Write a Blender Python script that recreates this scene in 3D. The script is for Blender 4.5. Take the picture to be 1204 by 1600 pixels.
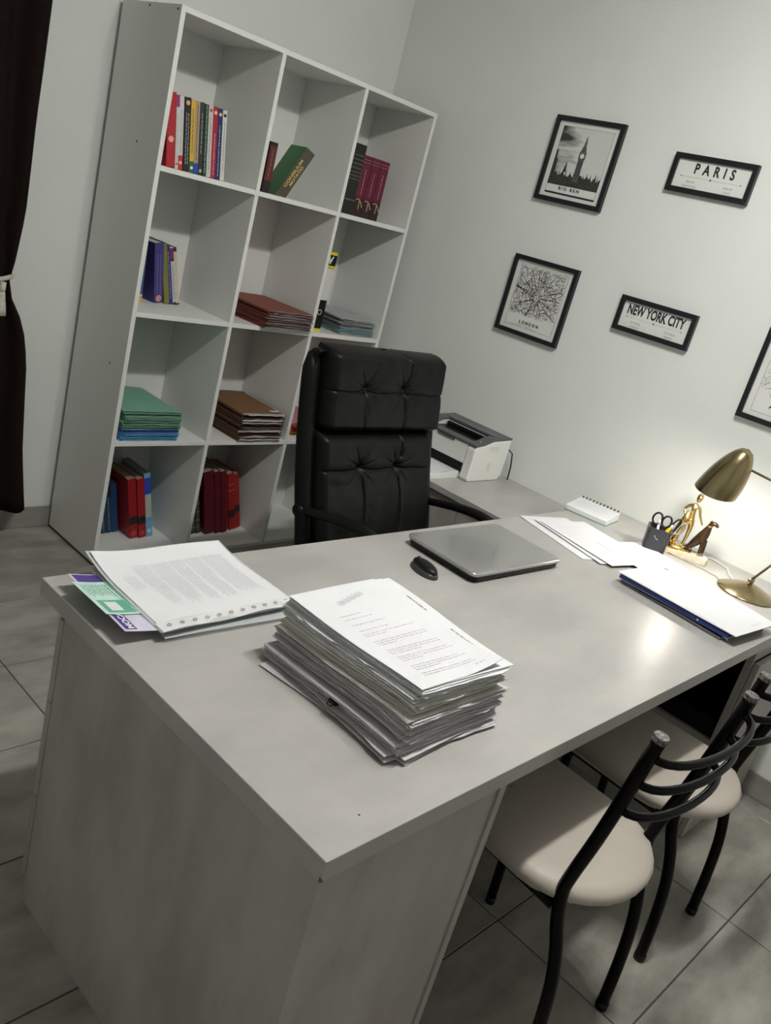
import bpy, bmesh, math, random
from mathutils import Matrix, Vector, noise
for o in list(bpy.data.objects): bpy.data.objects.remove(o)
S = bpy.context.scene
COL = S.collection
R = math.radians
# ------------------------------------------------------------------ camera
cam_d = bpy.data.cameras.new('camera'); cam = bpy.data.objects.new('camera', cam_d); COL.objects.link(cam)
M3 = Matrix(((0.67750895, -0.68997159, 0.25479565), (0.06837866, 0.40400393, 0.912198), (-0.73232915, -0.60059972, 0.32089561)))
cam.matrix_world = Matrix.Translation((-0.7931, -0.5823, 1.6191)) @ M3.transposed().to_4x4()
cam_d.sensor_fit = 'VERTICAL'; cam_d.sensor_height = 36; cam_d.lens = 1337.18 / 1600 * 36
cam_d.clip_start = .02
S.camera = cam
# ------------------------------------------------------------------ light and exposure
S.view_settings.view_transform = 'Standard'; S.view_settings.look = 'None'
S.view_settings.gamma = 1; S.view_settings.use_curve_mapping = False
S.view_settings.exposure = 0.0
W = bpy.data.worlds.new('world'); S.world = W; W.use_nodes = True
W.node_tree.nodes['Background'].inputs[0].default_value = (.5, .55, .6, 1)
W.node_tree.nodes['Background'].inputs[1].default_value = .02
CEIL_LAMP = (.84, .08, 2.9); CEIL_W = 7.4; CEIL_SIDE = 9.0; DESK_W = 4.2
# ------------------------------------------------------------------ materials
def mat(name, col, rough=.6, metal=0, spec=.5, var=0, scale=8, bump=0, bscale=60, col2=None, stretch=(1, 1, 1), coat=0, emis=None, trans=0, alpha=1, objrand=0):
    m = bpy.data.materials.new(name); m.use_nodes = True
    nt = m.node_tree; N = nt.nodes; L = nt.links; b = N['Principled BSDF']
    b.inputs['Base Color'].default_value = (*col, 1); b.inputs['Roughness'].default_value = rough
    b.inputs['Metallic'].default_value = metal; b.inputs['Specular IOR Level'].default_value = spec
    if coat: b.inputs['Coat Weight'].default_value = coat; b.inputs['Coat Roughness'].default_value = .12
    if trans: b.inputs['Transmission Weight'].default_value = trans
    if alpha < 1: b.inputs['Alpha'].default_value = alpha
    if emis: b.inputs['Emission Color'].default_value = (*emis[0], 1); b.inputs['Emission Strength'].default_value = emis[1]
    if var or bump:
        tc = N.new('ShaderNodeTexCoord'); mp = N.new('ShaderNodeMapping'); mp.inputs['Scale'].default_value = stretch
        L.new(tc.outputs['Object'], mp.inputs[0])
        if objrand:
            oi = N.new('ShaderNodeObjectInfo'); ml = N.new('ShaderNodeMath'); ml.operation = 'MULTIPLY'; ml.inputs[1].default_value = 37
            L.new(oi.outputs['Random'], ml.inputs[0]); cb = N.new('ShaderNodeCombineXYZ')
            for i in range(3): L.new(ml.outputs[0], cb.inputs[i])
            L.new(cb.outputs[0], mp.inputs['Location'])
        if var:
            n = N.new('ShaderNodeTexNoise'); n.inputs['Scale'].default_value = scale; n.inputs['Detail'].default_value = 6; n.inputs['Roughness'].default_value = .6
            L.new(mp.outputs[0], n.inputs['Vector'])
            mx = N.new('ShaderNodeMix'); mx.data_type = 'RGBA'
            c2 = col2 or tuple(c * (1 - var) for c in col)
            mx.inputs['A'].default_value = (*col, 1); mx.inputs['B'].default_value = (*c2, 1)
            rp = N.new('ShaderNodeValToRGB'); rp.color_ramp.elements[0].position = .35; rp.color_ramp.elements[1].position = .65
            L.new(n.outputs['Fac'], rp.inputs[0]); L.new(rp.outputs[0], mx.inputs['Factor'])
            L.new(mx.outputs['Result'], b.inputs['Base Color'])
        if bump:
            n2 = N.new('ShaderNodeTexNoise'); n2.inputs['Scale'].default_value = bscale; n2.inputs['Detail'].default_value = 3
            L.new(mp.outputs[0], n2.inputs['Vector'])
            bp = N.new('ShaderNodeBump'); bp.inputs['Strength'].default_value = bump; bp.inputs['Distance'].default_value = .002
            L.new(n2.outputs['Fac'], bp.inputs['Height']); L.new(bp.outputs[0], b.inputs['Normal'])
    return m
def brushed(name, col, rough):
    m = mat(name, col, rough, 1, var=.12, scale=20, stretch=(6, 6, .4)); return m
WALL = mat('painted_wall', (.745, .765, .735), .85, spec=.2, var=.03, scale=3, bump=.15, bscale=120)
CEILM = mat('ceiling_paint', (.86, .86, .84), .9)
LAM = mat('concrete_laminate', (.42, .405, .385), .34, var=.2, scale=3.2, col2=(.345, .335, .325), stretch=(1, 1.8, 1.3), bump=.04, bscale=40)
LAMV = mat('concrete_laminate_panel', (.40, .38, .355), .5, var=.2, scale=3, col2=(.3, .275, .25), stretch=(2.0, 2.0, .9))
MELA = mat('white_melamine', (.76, .77, .74), .45, var=.02, scale=3)
MELB = mat('white_melamine_side', (.62, .61, .58), .5, var=.05, scale=3)
BARE = mat('bare_chipboard_edge', (.13, .06, .035), .9, var=.3, scale=60)
TILE = mat('wood_look_porcelain', (.35, .335, .30), .36, var=.5, scale=2.6, col2=(.2, .19, .165), stretch=(1.6, 4.0, 1), bump=.1, bscale=30, objrand=1)
SKIRT = mat('skirting_porcelain', (.34, .33, .30), .4, var=.4, scale=3, col2=(.24, .23, .21), stretch=(1, 1, 4), objrand=1)
GROUT = mat('grout', (.07, .066, .06), .9)
LEATH = mat('black_leather', (.0038, .0044, .0036), .42, spec=.17, bump=.2, bscale=220)
BLKM = mat('black_enamel', (.0018, .0014, .0018), .22, spec=.13)
BLKP = mat('black_plastic', (.005, .005, .0055), .42, spec=.25)
CREAM = mat('cream_vinyl', (.46, .415, .36), .5, var=.08, scale=7, bump=.1, bscale=200)
CREAMW = mat('fraying_seat_webbing', (.5, .47, .42), .9)
BRASS = brushed('brushed_antique_brass', (.4, .32, .18), .24)
GOLD = mat('polished_gold', (.72, .52, .2), .25, 1, var=.2, scale=30)
BRONZE = mat('dark_bronze', (.12, .07, .04), .4, .8, var=.5, scale=60, bump=.8, bscale=90)
MARBLE = mat('cream_stone', (.66, .52, .26), .5, var=.6, scale=22, col2=(.72, .68, .6))
STEEL = mat('steel', (.6, .6, .6), .25, 1)
CHIP = mat('chipped_paint_metal', (.35, .34, .33), .45, .6, var=.9, scale=160, col2=(.02, .02, .02))
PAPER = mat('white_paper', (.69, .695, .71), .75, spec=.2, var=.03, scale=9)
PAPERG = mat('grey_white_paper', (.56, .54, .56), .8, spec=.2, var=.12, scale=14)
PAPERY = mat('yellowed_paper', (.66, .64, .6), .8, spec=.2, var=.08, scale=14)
INK = mat('printed_ink', (.3, .3, .32), .8)
INKL = mat('faint_printed_ink', (.5, .5, .52), .8)
INKB = mat('black_print', (.015, .015, .018), .7)
FRAMEM = mat('black_frame_wood', (.008, .008, .012), .35)
PRW = mat('printer_white_plastic', (.76, .77, .74), .35)
PRG = mat('printer_grey_plastic', (.085, .088, .09), .4)
SILV = mat('silver_laptop_lid', (.46, .46, .45), .2, .7, coat=.5)
CURT = mat('dark_brown_curtain', (.012, .007, .006), .9, spec=.1, var=.2, scale=40)
CURTW = mat('white_curtain_lining', (.7, .7, .67), .9)
ROPE = mat('white_rope', (.62, .6, .52), .9, var=.3, scale=120)
CLEAR = mat('clear_plastic_sleeve', (.72, .76, .76), .22, alpha=.45, spec=.6)
HOLE = mat('dark_punch', (.03, .03, .03), .9)
_c = {}
def cm(col, rough=.55, var=.08):
    k = (tuple(col), rough)
    if k not in _c: _c[k] = mat('cover_%d' % len(_c), col, rough, var=var, scale=25)
    return _c[k]
# ------------------------------------------------------------------ mesh builder
class MB:
    def __init__(s): s.bm = bmesh.new()
    def box(s, x0, y0, z0, x1, y1, z1, m=None):
        vs = [s.bm.verts.new(Vector(c) if m is None else m @ Vector(c)) for c in ((x0,y0,z0),(x1,y0,z0),(x1,y1,z0),(x0,y1,z0),(x0,y0,z1),(x1,y0,z1),(x1,y1,z1),(x0,y1,z1))]
        for f in ((0,3,2,1),(4,5,6,7),(0,1,5,4),(1,2,6,5),(2,3,7,6),(3,0,4,7)): s.bm.faces.new([vs[i] for i in f])
        return s
    def prism(s, pts, axis, a, b, m=None):
        def P(u, v, w):
            c = {'x': (w, u, v), 'y': (u, w, v), 'z': (u, v, w)}[axis]
            return Vector(c) if m is None else m @ Vector(c)
        A = [s.bm.verts.new(P(u, v, a)) for u, v in pts]; B = [s.bm.verts.new(P(u, v, b)) for u, v in pts]
        s.bm.faces.new(A); s.bm.faces.new(B[::-1]); n = len(pts)
        for i in range(n): s.bm.faces.new((A[i], B[i], B[(i+1) % n], A[(i+1) % n]))
        return s
    def tube(s, pts, r, seg=10, cap=True, m=None, closed=False):
        pts = [Vector(p) for p in pts]; n = len(pts); rs = r if isinstance(r, (list, tuple)) else [r]*n
        rings = []; up = None
        for i, p in enumerate(pts):
            if closed: t = (pts[(i+1) % n]-pts[i-1]).normalized()
            else: t = (pts[min(i+1, n-1)]-pts[max(i-1, 0)]).normalized()
            if up is None:
                up = Vector((0, 0, 1)) if abs(t.z) < .9 else Vector((1, 0, 0))
            side = t.cross(up)
            if side.length < 1e-5: side = t.orthogonal()
            side.normalize(); up = side.cross(t).normalized()
            ring = []
            for k in range(seg):
                a = 2*math.pi*k/seg; c = p+rs[i]*(math.cos(a)*side+math.sin(a)*up)
                ring.append(s.bm.verts.new(c if m is None else m @ c))
            rings.append(ring)
        for i in range(n if closed else n-1):
            A, B = rings[i], rings[(i+1) % n]
            for k in range(seg): s.bm.faces.new((A[k], A[(k+1) % seg], B[(k+1) % seg], B[k]))
        if cap and not closed: s.bm.faces.new(rings[0][::-1]); s.bm.faces.new(rings[-1])
        return s
    def curve(s, pts, r, seg=12, sub=4):
        P = [Vector(p) for p in pts]; rs = r if isinstance(r, (list, tuple)) else [r]*len(P); o = []; q = []
        for i in range(len(P)-1):
            a, b, c, d = P[max(i-1, 0)], P[i], P[i+1], P[min(i+2, len(P)-1)]
            for k in range(sub):
                t = k/sub
                o.append(.5*((2*b)+(c-a)*t+(2*a-5*b+4*c-d)*t*t+(3*b-a-3*c+d)*t**3)); q.append(rs[i]*(1-t)+rs[i+1]*t)
        o.append(P[-1]); q.append(rs[-1])
        return s.tube(o, q, seg)
    def lathe(s, prof, seg=28, m=None):
        rings = []
        for r, z in prof:
            if r < 1e-6:
                c = Vector((0, 0, z)); rings.append([s.bm.verts.new(c if m is None else m @ c)])
            else:
                rg = []
                for k in range(seg):
                    a = 2*math.pi*k/seg; c = Vector((r*math.cos(a), r*math.sin(a), z)); rg.append(s.bm.verts.new(c if m is None else m @ c))
                rings.append(rg)
        for A, B in zip(rings, rings[1:]):
            for k in range(seg):
                k2 = (k+1) % seg
                if len(A) == 1 and len(B) == 1: continue
                if len(A) == 1: s.bm.faces.new((A[0], B[k], B[k2]))
                elif len(B) == 1: s.bm.faces.new((A[k], A[k2], B[0]))
                else: s.bm.faces.new((A[k], A[k2], B[k2], B[k]))
        return s
    def slab(s, fn, nu, nv, th=.001, tdir=(0, 0, -1)):
        """fn(u,v)->Vector ; closed slab of thickness th below the surface"""
        t = Vector(tdir)*th
        T = [[s.bm.verts.new(fn(i/nu, j/nv)) for j in range(nv+1)] for i in range(nu+1)]
        B = [[s.bm.verts.new(v.co+t) for v in row] for row in T]
        for i in range(nu):
            for j in range(nv):
                s.bm.faces.new((T[i][j], T[i+1][j], T[i+1][j+1], T[i][j+1])); s.bm.faces.new((B[i][j], B[i][j+1], B[i+1][j+1], B[i+1][j]))
        for i in range(nu):
            s.bm.faces.new((T[i][0], B[i][0], B[i+1][0], T[i+1][0])); s.bm.faces.new((T[i][nv], T[i+1][nv], B[i+1][nv], B[i][nv]))
        for j in range(nv):
            s.bm.faces.new((T[0][j], T[0][j+1], B[0][j+1], B[0][j])); s.bm.faces.new((T[nu][j], B[nu][j], B[nu][j+1], T[nu][j+1]))
        return s
    def quad(s, a, b, c, d):
        s.bm.faces.new([s.bm.verts.new(Vector(p)) for p in (a, b, c, d)]); return s
    def build(s, name, m, parent=None, bevel=0, smooth=False, loc=None, rot=None, seg=2, sub=0):
        bmesh.ops.recalc_face_normals(s.bm, faces=s.bm.faces[:])
        me = bpy.data.meshes.new(name); s.bm.to_mesh(me); s.bm.free()
        if m: me.materials.append(m)
        o = bpy.data.objects.new(name, me); COL.objects.link(o)
        if parent: o.parent = parent
        if loc: o.location = loc
        if rot: o.rotation_euler = rot
        if smooth:
            for p in me.polygons: p.use_smooth = True
        if bevel:
            b = o.modifiers.new('bevel', 'BEVEL'); b.width = bevel; b.segments = seg; b.limit_method = 'ANGLE'; b.angle_limit = R(40)
        if sub:
            q = o.modifiers.new('sub', 'SUBSURF'); q.levels = sub; q.render_levels = sub
        return o
def empty(name, loc=(0, 0, 0), rz=0, rot=None):
    o = bpy.data.objects.new(name, None); COL.objects.link(o); o.location = loc
    o.rotation_euler = rot if rot else (0, 0, rz); o.empty_display_size = .05
    return o
def tag(o, label, cat, group=None):
    o['label'] = label; o['category'] = cat
    if group: o['group'] = group
    return o
def struct(o): o['kind'] = 'structure'; return o
def text_mesh(s, name, size, m, parent, mtx, sx=1, bold=0, align='CENTER', spacing=1, depth=.0003, fit=None):
    cu = bpy.data.curves.new('t', 'FONT'); cu.body = s; cu.size = size; cu.align_x = align; cu.align_y = 'CENTER'
    cu.offset = bold; cu.space_character = spacing; cu.extrude = depth; cu.resolution_u = 3
    t = bpy.data.objects.new('t', cu); COL.objects.link(t)
    dg = bpy.context.evaluated_depsgraph_get(); me = bpy.data.meshes.new_from_object(t.evaluated_get(dg))
    bpy.data.objects.remove(t)
    xs = [v.co.x for v in me.vertices]; ys = [v.co.y for v in me.vertices]
    me.transform(Matrix.Translation((-(min(xs)+max(xs))/2, -(min(ys)+max(ys))/2, 0)))
    if fit: me.transform(Matrix.Diagonal((fit[0]/(max(xs)-min(xs)), fit[1]/(max(ys)-min(ys)), 1, 1))); sx = 1
    me.transform(mtx @ Matrix.Diagonal((sx, 1, 1, 1))); me.name = name
    me.materials.clear(); me.materials.append(m)
    o = bpy.data.objects.new(name, me); COL.objects.link(o); o.parent = parent
    return o
ORD = ['topmost', 'second', 'third', 'fourth', 'fifth', 'sixth', 'seventh', 'eighth', 'ninth', 'tenth', 'eleventh', 'twelfth', 'thirteenth', 'fourteenth', 'fifteenth', 'sixteenth', 'seventeenth', 'eighteenth', 'nineteenth', 'twentieth', 'twenty-first', 'twenty-second', 'twenty-third', 'twenty-fourth', 'twenty-fifth', 'twenty-sixth', 'twenty-seventh', 'twenty-eighth', 'twenty-ninth', 'thirtieth', 'thirty-first', 'thirty-second']
# ================================================================== ROOM
XW, YB, XL, YF, ZC = 2.3514, 2.648, -1.75, -2.3, 2.95
floor = struct(MB().box(XL-.1, YF-.1, -.06, XW+.1, YB+.1, -.003).build('floor', GROUT))
tx, ty, g = .635, .387, .004
tcache = {}
x = .34+tx*-4
while x < XW:
    y = .13+ty*-7
    while y < YB:
        x0, x1, y0, y1 = max(x+g/2, XL), min(x+tx-g/2, XW), max(y+g/2, YF), min(y+ty-g/2, YB)
        if x1-x0 > .02 and y1-y0 > .02:
            k = (round(x1-x0, 3), round(y1-y0, 3))
            if k not in tcache:
                t = MB().box(0, 0, -.004, x1-x0, y1-y0, 0).build('tile', TILE, floor, bevel=.0012, seg=1); tcache[k] = t.data; t.location = (x0, y0, 0)
            else:
                t = bpy.data.objects.new('tile', tcache[k]); COL.objects.link(t); t.parent = floor; t.location = (x0, y0, 0)
                b = t.modifiers.new('bevel', 'BEVEL'); b.width = .0012; b.segments = 1
        y += ty
    x += tx
struct(MB().box(XL-.1, YB, -.06, XW+.1, YB+.12, ZC).build('wall_back', WALL))
struct(MB().box(XW, YF-.1, -.06, XW+.12, YB+.12, ZC).build('wall_right', WALL))
struct(MB().box(XL-.12, YF-.1, -.06, XL, YB+.12, ZC).build('wall_left', WALL))
struct(MB().box(XL-.1, YF-.12, -.06, XW+.1, YF, ZC).build('wall_front', WALL))
struct(MB().box(XL-.12, YF-.12, ZC, XW+.12, YB+.12, ZC+.1).build('ceiling', CEILM))
bb = struct(MB().box(XL, YB-.003, 0, XW, YB, .088).build('baseboard_back', GROUT))
x = .34+tx*-4
while x < XW:
    x0, x1 = max(x, XL)+.002, min(x+tx, XW-.012)-.002
    if x1-x0 > .03: MB().box(x0, YB-.011, 0.001, x1, YB-.003, .092).build('skirting_tile', SKIRT, bb, bevel=.0015)
    x += tx
br = struct(MB().box(XW-.003, YF, 0, XW, YB, .088).build('baseboard_right', GROUT))
y = -.25-tx*3
while y < YB:
    y0, y1 = max(y, YF)+.002, min(y+tx, YB-.012)-.002
    if y1-y0 > .03: MB().box(XW-.011, y0, 0.001, XW-.003, y1, .092).build('skirting_tile', SKIRT, br, bevel=.0015)
    y += tx
# ceiling light: bar with four square diffusers (above the frame)
cl = tag(empty('ceiling_lamp', (CEIL_LAMP[0], CEIL_LAMP[1], ZC)), 'white ceiling bar lamp with four square diffusers above the desk', 'lamp')
MB().box(-.34, -.035, -.024, .34, .035, 0).build('ceiling_bar', PRW, cl, bevel=.004)
BULB = mat('frosted_bulb', (.9, .9, .88), .4, emis=((1, .98, .93), 14))
for k in range(4):
    px, py = .18*(k-1.5), .0
    MB().box(px-.055, -.05, -.045, px+.055, .05, -.0245).build('spot_housing', PRW, cl, bevel=.003)
    MB().box(px-.045, -.04, -.047, px+.045, .04, -.0455).build('diffuser', BULB, cl)
    ld = bpy.data.lights.new('diffuser_light', 'AREA'); ld.shape = 'RECTANGLE'; ld.size = .09; ld.size_y = .08; ld.energy = CEIL_W; ld.color = (1, .985, .945)
    lo = bpy.data.objects.new('diffuser_light', ld); COL.objects.link(lo); lo.parent = cl; lo.location = (px, py, -.052)
    ld = bpy.data.lights.new('diffuser_glow', 'POINT'); ld.energy = CEIL_SIDE; ld.color = (1, .985, .945); ld.shadow_soft_size = .04
    lo = bpy.data.objects.new('diffuser_glow', ld); COL.objects.link(lo); lo.parent = cl; lo.location = (px, py, -.1)
# ================================================================== CURTAIN
cu = tag(empty('curtain', (.2, 2.54, 0)), 'dark brown floor-length curtain gathered by a white rope tieback', 'curtain')
ZT = 1.055
def lerp_tab(tab, z):
    for (z0, a), (z1, b) in zip(tab, tab[1:]):
        if z0 <= z <= z1: t = (z-z0)/(z1-z0); t = t*t*(3-2*t) if abs(b-a) > .05 else t; return a+(b-a)*t
    return tab[0][1] if z < tab[0][0] else tab[-1][1]
RT = [(.1, .77), (.384, .73), (.75, .70), (.865, .675), (1.0, .612), (1.055, .596), (1.12, .61), (1.286, .625), (1.6, .622), (1.98, .633), (2.75, .64)]
LT = [(.1, .0), (.851, .2), (1.055, .42), (1.28, .1), (1.98, -.15), (2.75, -.25)]
def drape(dx, dy, amp, ph, z0):
    def fn(u, v):
        z = z0+v*(2.75-z0); a, b = lerp_tab(LT, z), lerp_tab(RT, z)+dx; w = b-a
        return Vector((a+u*w-.2, dy+amp*math.sin(u*2*math.pi*6+ph+.6*math.sin(z*3))*min(1, .35+w), z))
    return fn
MB().slab(drape(0, -.02, .022, .3, .135), 70, 40, .003, (0, 1, 0)).build('drape', CURT, cu, smooth=True)
MB().slab(drape(.010, .025, .012, .9, .12), 60, 30, .002, (0, 1, 0)).build('lining', CURTW, cu, smooth=True)
rp = [((.5-.2)+.105*math.cos(a), -.0+.06*math.sin(a)-.002, ZT-.006+.018*math.cos(a)) for a in [2*math.pi*k/28 for k in range(28)]]
tb = MB().tube(rp, .0085, 8, closed=True).build('tieback_rope', ROPE, cu, smooth=True)
t_ = MB()
t_.tube([(.355, -.065, 1.05), (.352, -.07, 1.03), (.35, -.07, 1.015)], .011, 8).lathe([(0, 0), (.012, -.004), (.014, -.02), (.02, -.06), (.023, -.085), (0, -.083)], 12, Matrix.Translation((.35, -.07, 1.02)))
t_.lathe([(0, 0), (.011, -.004), (.013, -.02), (.017, -.05), (.02, -.07), (0, -.068)], 12, Matrix.Translation((.325, -.072, 1.035)))
t_.build('tassel', ROPE, tb, smooth=True)
# ================================================================== BOOKCASE
BX = [.9296, 1.3684, 1.8061, 2.2397]; BZ = [2.0693, 1.5646, 1.0453, .5338, .0172]; BY0, BY1 = 2.243, 2.626; T = .018
bc = tag(empty('bookcase', (BX[0], BY0, 0)), 'tall white open bookcase of three columns and four rows', 'bookcase')
def bcb(name, x0, y0, z0, x1, y1, z1, m=MELA, bev=.0008): return MB().box(x0-BX[0], y0-BY0, z0, x1-BX[0], y1-BY0, z1).build(name, m, bc, bevel=bev)
bcb('side_panel', BX[0], BY0, .012, BX[0]+T, BY1, BZ[0]); bcb('side_panel', BX[3], BY0, .012, BX[3]+T, BY1, BZ[0])
e = bcb('bare_bottom_edge', BX[0], BY0, 0, BX[0]+T, BY1, .012, BARE); e['label'] = 'raw brown chipboard edge'
bcb('bare_bottom_edge', BX[3], BY0, 0, BX[3]+T, BY1, .012, BARE)['label'] = 'raw brown chipboard edge'
for i in (1, 2): bcb('divider', BX[i], BY0, BZ[4], BX[i]+T, BY1-.005, BZ[0]-T)
bcb('top_panel', BX[0]+T, BY0, BZ[0]-T, BX[3], BY1-.005, BZ[0]); bcb('bottom_panel', BX[0]+T, BY0, .0, BX[3], BY1-.005, BZ[4])
for r in (1, 2, 3):
    for c in range(3): bcb('shelf', BX[c]+T, BY0, BZ[r]-T, BX[c+1], BY1-.005, BZ[r])
bcb('back_panel', BX[0]+.003, BY1-.0045, .001, BX[3]+T-.003, BY1, BZ[0]-.003)
for (yy, zz) in ((.02, 2.055), (.2, 2.058), (.15, 1.62), (.1, .82), (.03, .03)):
    MB().lathe([(0, 0), (.004, 0), (.004, .001), (0, .001)], 10, Matrix.Translation((-.001, yy, zz)) @ Matrix.Rotation(R(90), 4, 'Y')).build('screw', GROUT, bc)
# books ---------------------------------------------------------------
def book(x, y, z, w, h, d, lean, col, label, group, bands=(), title=None, emblem=None, yaw=0, pages=(.66, .62, .52), rough=.45, texts=None, hard=True):
    b = tag(empty('book', (x, y, z), rot=(0, R(lean), R(yaw))), label, 'book', group)
    t = .0022 if hard else .001; m = cm(col, rough)
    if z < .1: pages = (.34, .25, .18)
    ov = .003 if hard else 0
    o = MB().prism([(0, 0), (w, 0), (w, d), (w-t, d), (w-t, t), (t, t), (t, d), (0, d)], 'z', 0, h).build('cover', m, b, bevel=min(.0012, w*.1))
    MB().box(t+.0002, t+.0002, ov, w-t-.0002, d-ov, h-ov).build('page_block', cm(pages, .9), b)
    for (z0, z1, c) in bands:
        MB().box(.0004, -.0005, z0*h, w-.0004, .0012, z1*h).build('spine_band', cm(c, .5), b)
    if emblem:
        zc, c = emblem
        MB().lathe([(0, 0), (w*.32, 0), (w*.32, .0009), (0, .0009)], 14, Matrix.Translation((w/2, 0, zc*h)) @ Matrix.Rotation(R(90), 4, 'X')).build('emblem', cm(c, .5), b)
    if title:
        z0, z1, c = title[:3]; n = title[3] if len(title) > 3 else 1
        q = MB(); rnd = random.Random(int(x*1000))
        for i in range(n):
            xc = w*(i+1)/(n+1); zz = z0*h
            while zz < z1*h-.004:
                l = rnd.uniform(.006, .018); l = min(l, z1*h-zz); hw = min(.0016, w*.12)
                k = zz
                while k < zz+l:
                    q.box(xc-hw, -.0009, k, xc+hw*rnd.uniform(.5, 1), .0005, k+.0014); k += .0023
                zz += l+.004
        q.build('spine_lettering', cm(c, .6), b)
    return b
rows0 = 'books on the top left shelf'
y0, z0 = 2.268, BZ[1]
WH = (.62, .62, .6); RED = (.42, .012, .02)
tri = dict(lean=-9.5)
B0 = [(.986, .034, RED, dict(emblem=(.38, (.8, .4, .3))), 'thick red book leaning at the left end of the top left shelf'),
 (1.0205, .0125, WH, dict(bands=[(.84, 1, (.33, .02, .16))], title=(.1, .75, (.45, .45, .45)), emblem=(.07, (.3, .1, .1))), 'thin white book with a magenta spine top, next to the red one'),
 (1.0345, .0185, WH, dict(bands=[(0, .2, (.5, .03, .02))], title=(.25, .82, (.35, .35, .35)), emblem=(.1, (.8, .5, .4))), 'white book with a red foot on its spine'),
 (1.0545, .0245, (.012, .01, .014), dict(emblem=(.93, (.75, .4, .18)), title=(.1, .82, (.6, .6, .6), 2)), 'black book with an orange disc at its spine top'),
 (1.0805, .018, (.66, .42, .05), dict(bands=[(0, .16, (.01, .13, .06))], title=(.28, .9, (.1, .08, .05)), emblem=(.07, (.7, .75, .7))), 'yellow book with a green foot on its spine'),
 (1.0995, .019, (.42, .3, .2), dict(bands=[(0, .15, (.02, .06, .4))], title=(.2, .95, (.1, .06, .05))), 'tan book with a blue foot on its spine'),
 (1.12, .018, (.03, .032, .03), dict(title=(.3, .85, (.5, .5, .48)), emblem=(.06, (.5, .48, .25)), rough=.25), 'glossy charcoal book between the tan and the dark green ones'),
 (1.139, .0145, (.006, .05, .035), dict(title=(.05, .98, (.55, .6, .55))), 'slim dark green book with white spine lettering'),
 (1.1545, .019, (.6, .56, .55), dict(title=(.1, .85, (.4, .3, .3)), emblem=(.94, (.35, .12, .12))), 'off-white book with a dark red emblem, left of the red one'),
 (1.1745, .0205, (.4, .015, .035), dict(title=(.05, .65, (.75, .6, .6)), emblem=(.92, (.8, .55, .4))), 'red book with a pale disc, between off-white and navy ones'),
 (1.196, .0195, (.015, .02, .12), dict(title=(.05, .8, (.7, .7, .75)), emblem=(.92, (.75, .6, .3))), 'navy blue book with a gold disc on the top left shelf'),
 (1.2165, .0185, (.64, .64, .61), dict(title=(.15, .85, (.3, .3, .25)), emblem=(.93, (.02, .02, .02))), 'white book with a black dot, last on the right of its row')]
for i, (x, w, c, kw, lb) in enumerate(B0):
    book(x, y0+random.Random(i).uniform(0, .004), z0, w, .242-.001*(i % 3), .17, -9.5, c, lb, rows0, **kw)
# second shelf
g1 = 'books on the second shelf of the left column'; z1 = BZ[2]
book(1.072, 2.45, z1, .016, .225, .15, -3, (.03, .1, .2), 'slim blue book with an orange foot beside the left bookcase panel', g1, bands=[(0, .1, (.7, .35, .05)), (.1, .13, (.6, .6, .6))])
book(1.151, 2.462, z1, .044, .236, .15, -10.5, (.045, .04, .2), 'thick violet-blue book on the second shelf', g1, title=(.15, .8, (.25, .25, .4), 2), emblem=(.07, (.6, .25, .25)), yaw=8)
book(1.204, 2.47, z1, .024, .24, .15, -14, (.19, .2, .035), 'olive green book beside the violet-blue one', g1)
book(1.232, 2.475, z1, .014, .235, .15, -15, (.03, .015, .2), 'indigo book with white spine lettering', g1, title=(.1, .9, (.5, .5, .65)))
book(1.248, 2.475, z1, .016, .232, .15, -15, (.55, .55, .56), 'white book with a black and magenta spine top', g1, bands=[(.76, .8, (.01, .01, .01)), (.8, .98, (.2, .02, .12)), (0, .04, (.02, .03, .02))], title=(.1, .7, (.35, .35, .4), 2))
book(1.266, 2.48, z1, .016, .232, .15, -15, (.03, .028, .02), 'cream book with a dark frame, right end of the second shelf', g1, bands=[(.03, .93, (.62, .55, .42))])
# bottom left
g3 = 'books on the bottom shelf of the left column'; z3 = BZ[4]
BL_ = (.012, .05, .1)
book(1.066, 2.478, z3, .026, .225, .15, -11.5, BL_, 'slate blue book nearest the left side panel, bottom shelf', g3, title=(.15, .8, (.25, .35, .4)), bands=[(.72, .95, (.008, .01, .012))])
book(1.095, 2.478, z3, .025, .23, .15, -11.5, BL_, 'slate blue book with a black spine label, second from the left', g3, title=(.05, .7, (.3, .4, .45)), bands=[(.7, .95, (.008, .01, .012))])
book(1.123, 2.48, z3, .026, .24, .15, -11.5, BL_, 'slate blue book with a black label, beside the plain blue one', g3, title=(.05, .7, (.3, .4, .45)), bands=[(.72, .95, (.008, .01, .012))])
book(1.151, 2.482, z3, .028, .243, .15, -11.5, (.015, .055, .16), 'plain mid-blue book beside the thick red one', g3)
book(1.193, 2.405, z3, .039, .29, .19, -12, (.3, .008, .012), 'thick red lawbook next to the blue books, bottom left shelf', g3, bands=[(.235, .365, (.015, .012, .008))], emblem=(.08, (.45, .05, .04)))
book(1.236, 2.403, z3, .036, .29, .19, -12, (.32, .01, .014), 'red lawbook against the sky-blue one, bottom left shelf', g3, bands=[(.235, .365, (.015, .012, .008))], emblem=(.08, (.45, .05, .04)))
book(1.278, 2.41, z3, .03, .312, .19, -12.5, (.16, .42, .66), 'sky-blue and white book at the right end of its row', g3, bands=[(.31, .66, (.5, .52, .46)), (.68, .93, (.02, .07, .5))], emblem=(.09, (.6, .68, .7)))
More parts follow.
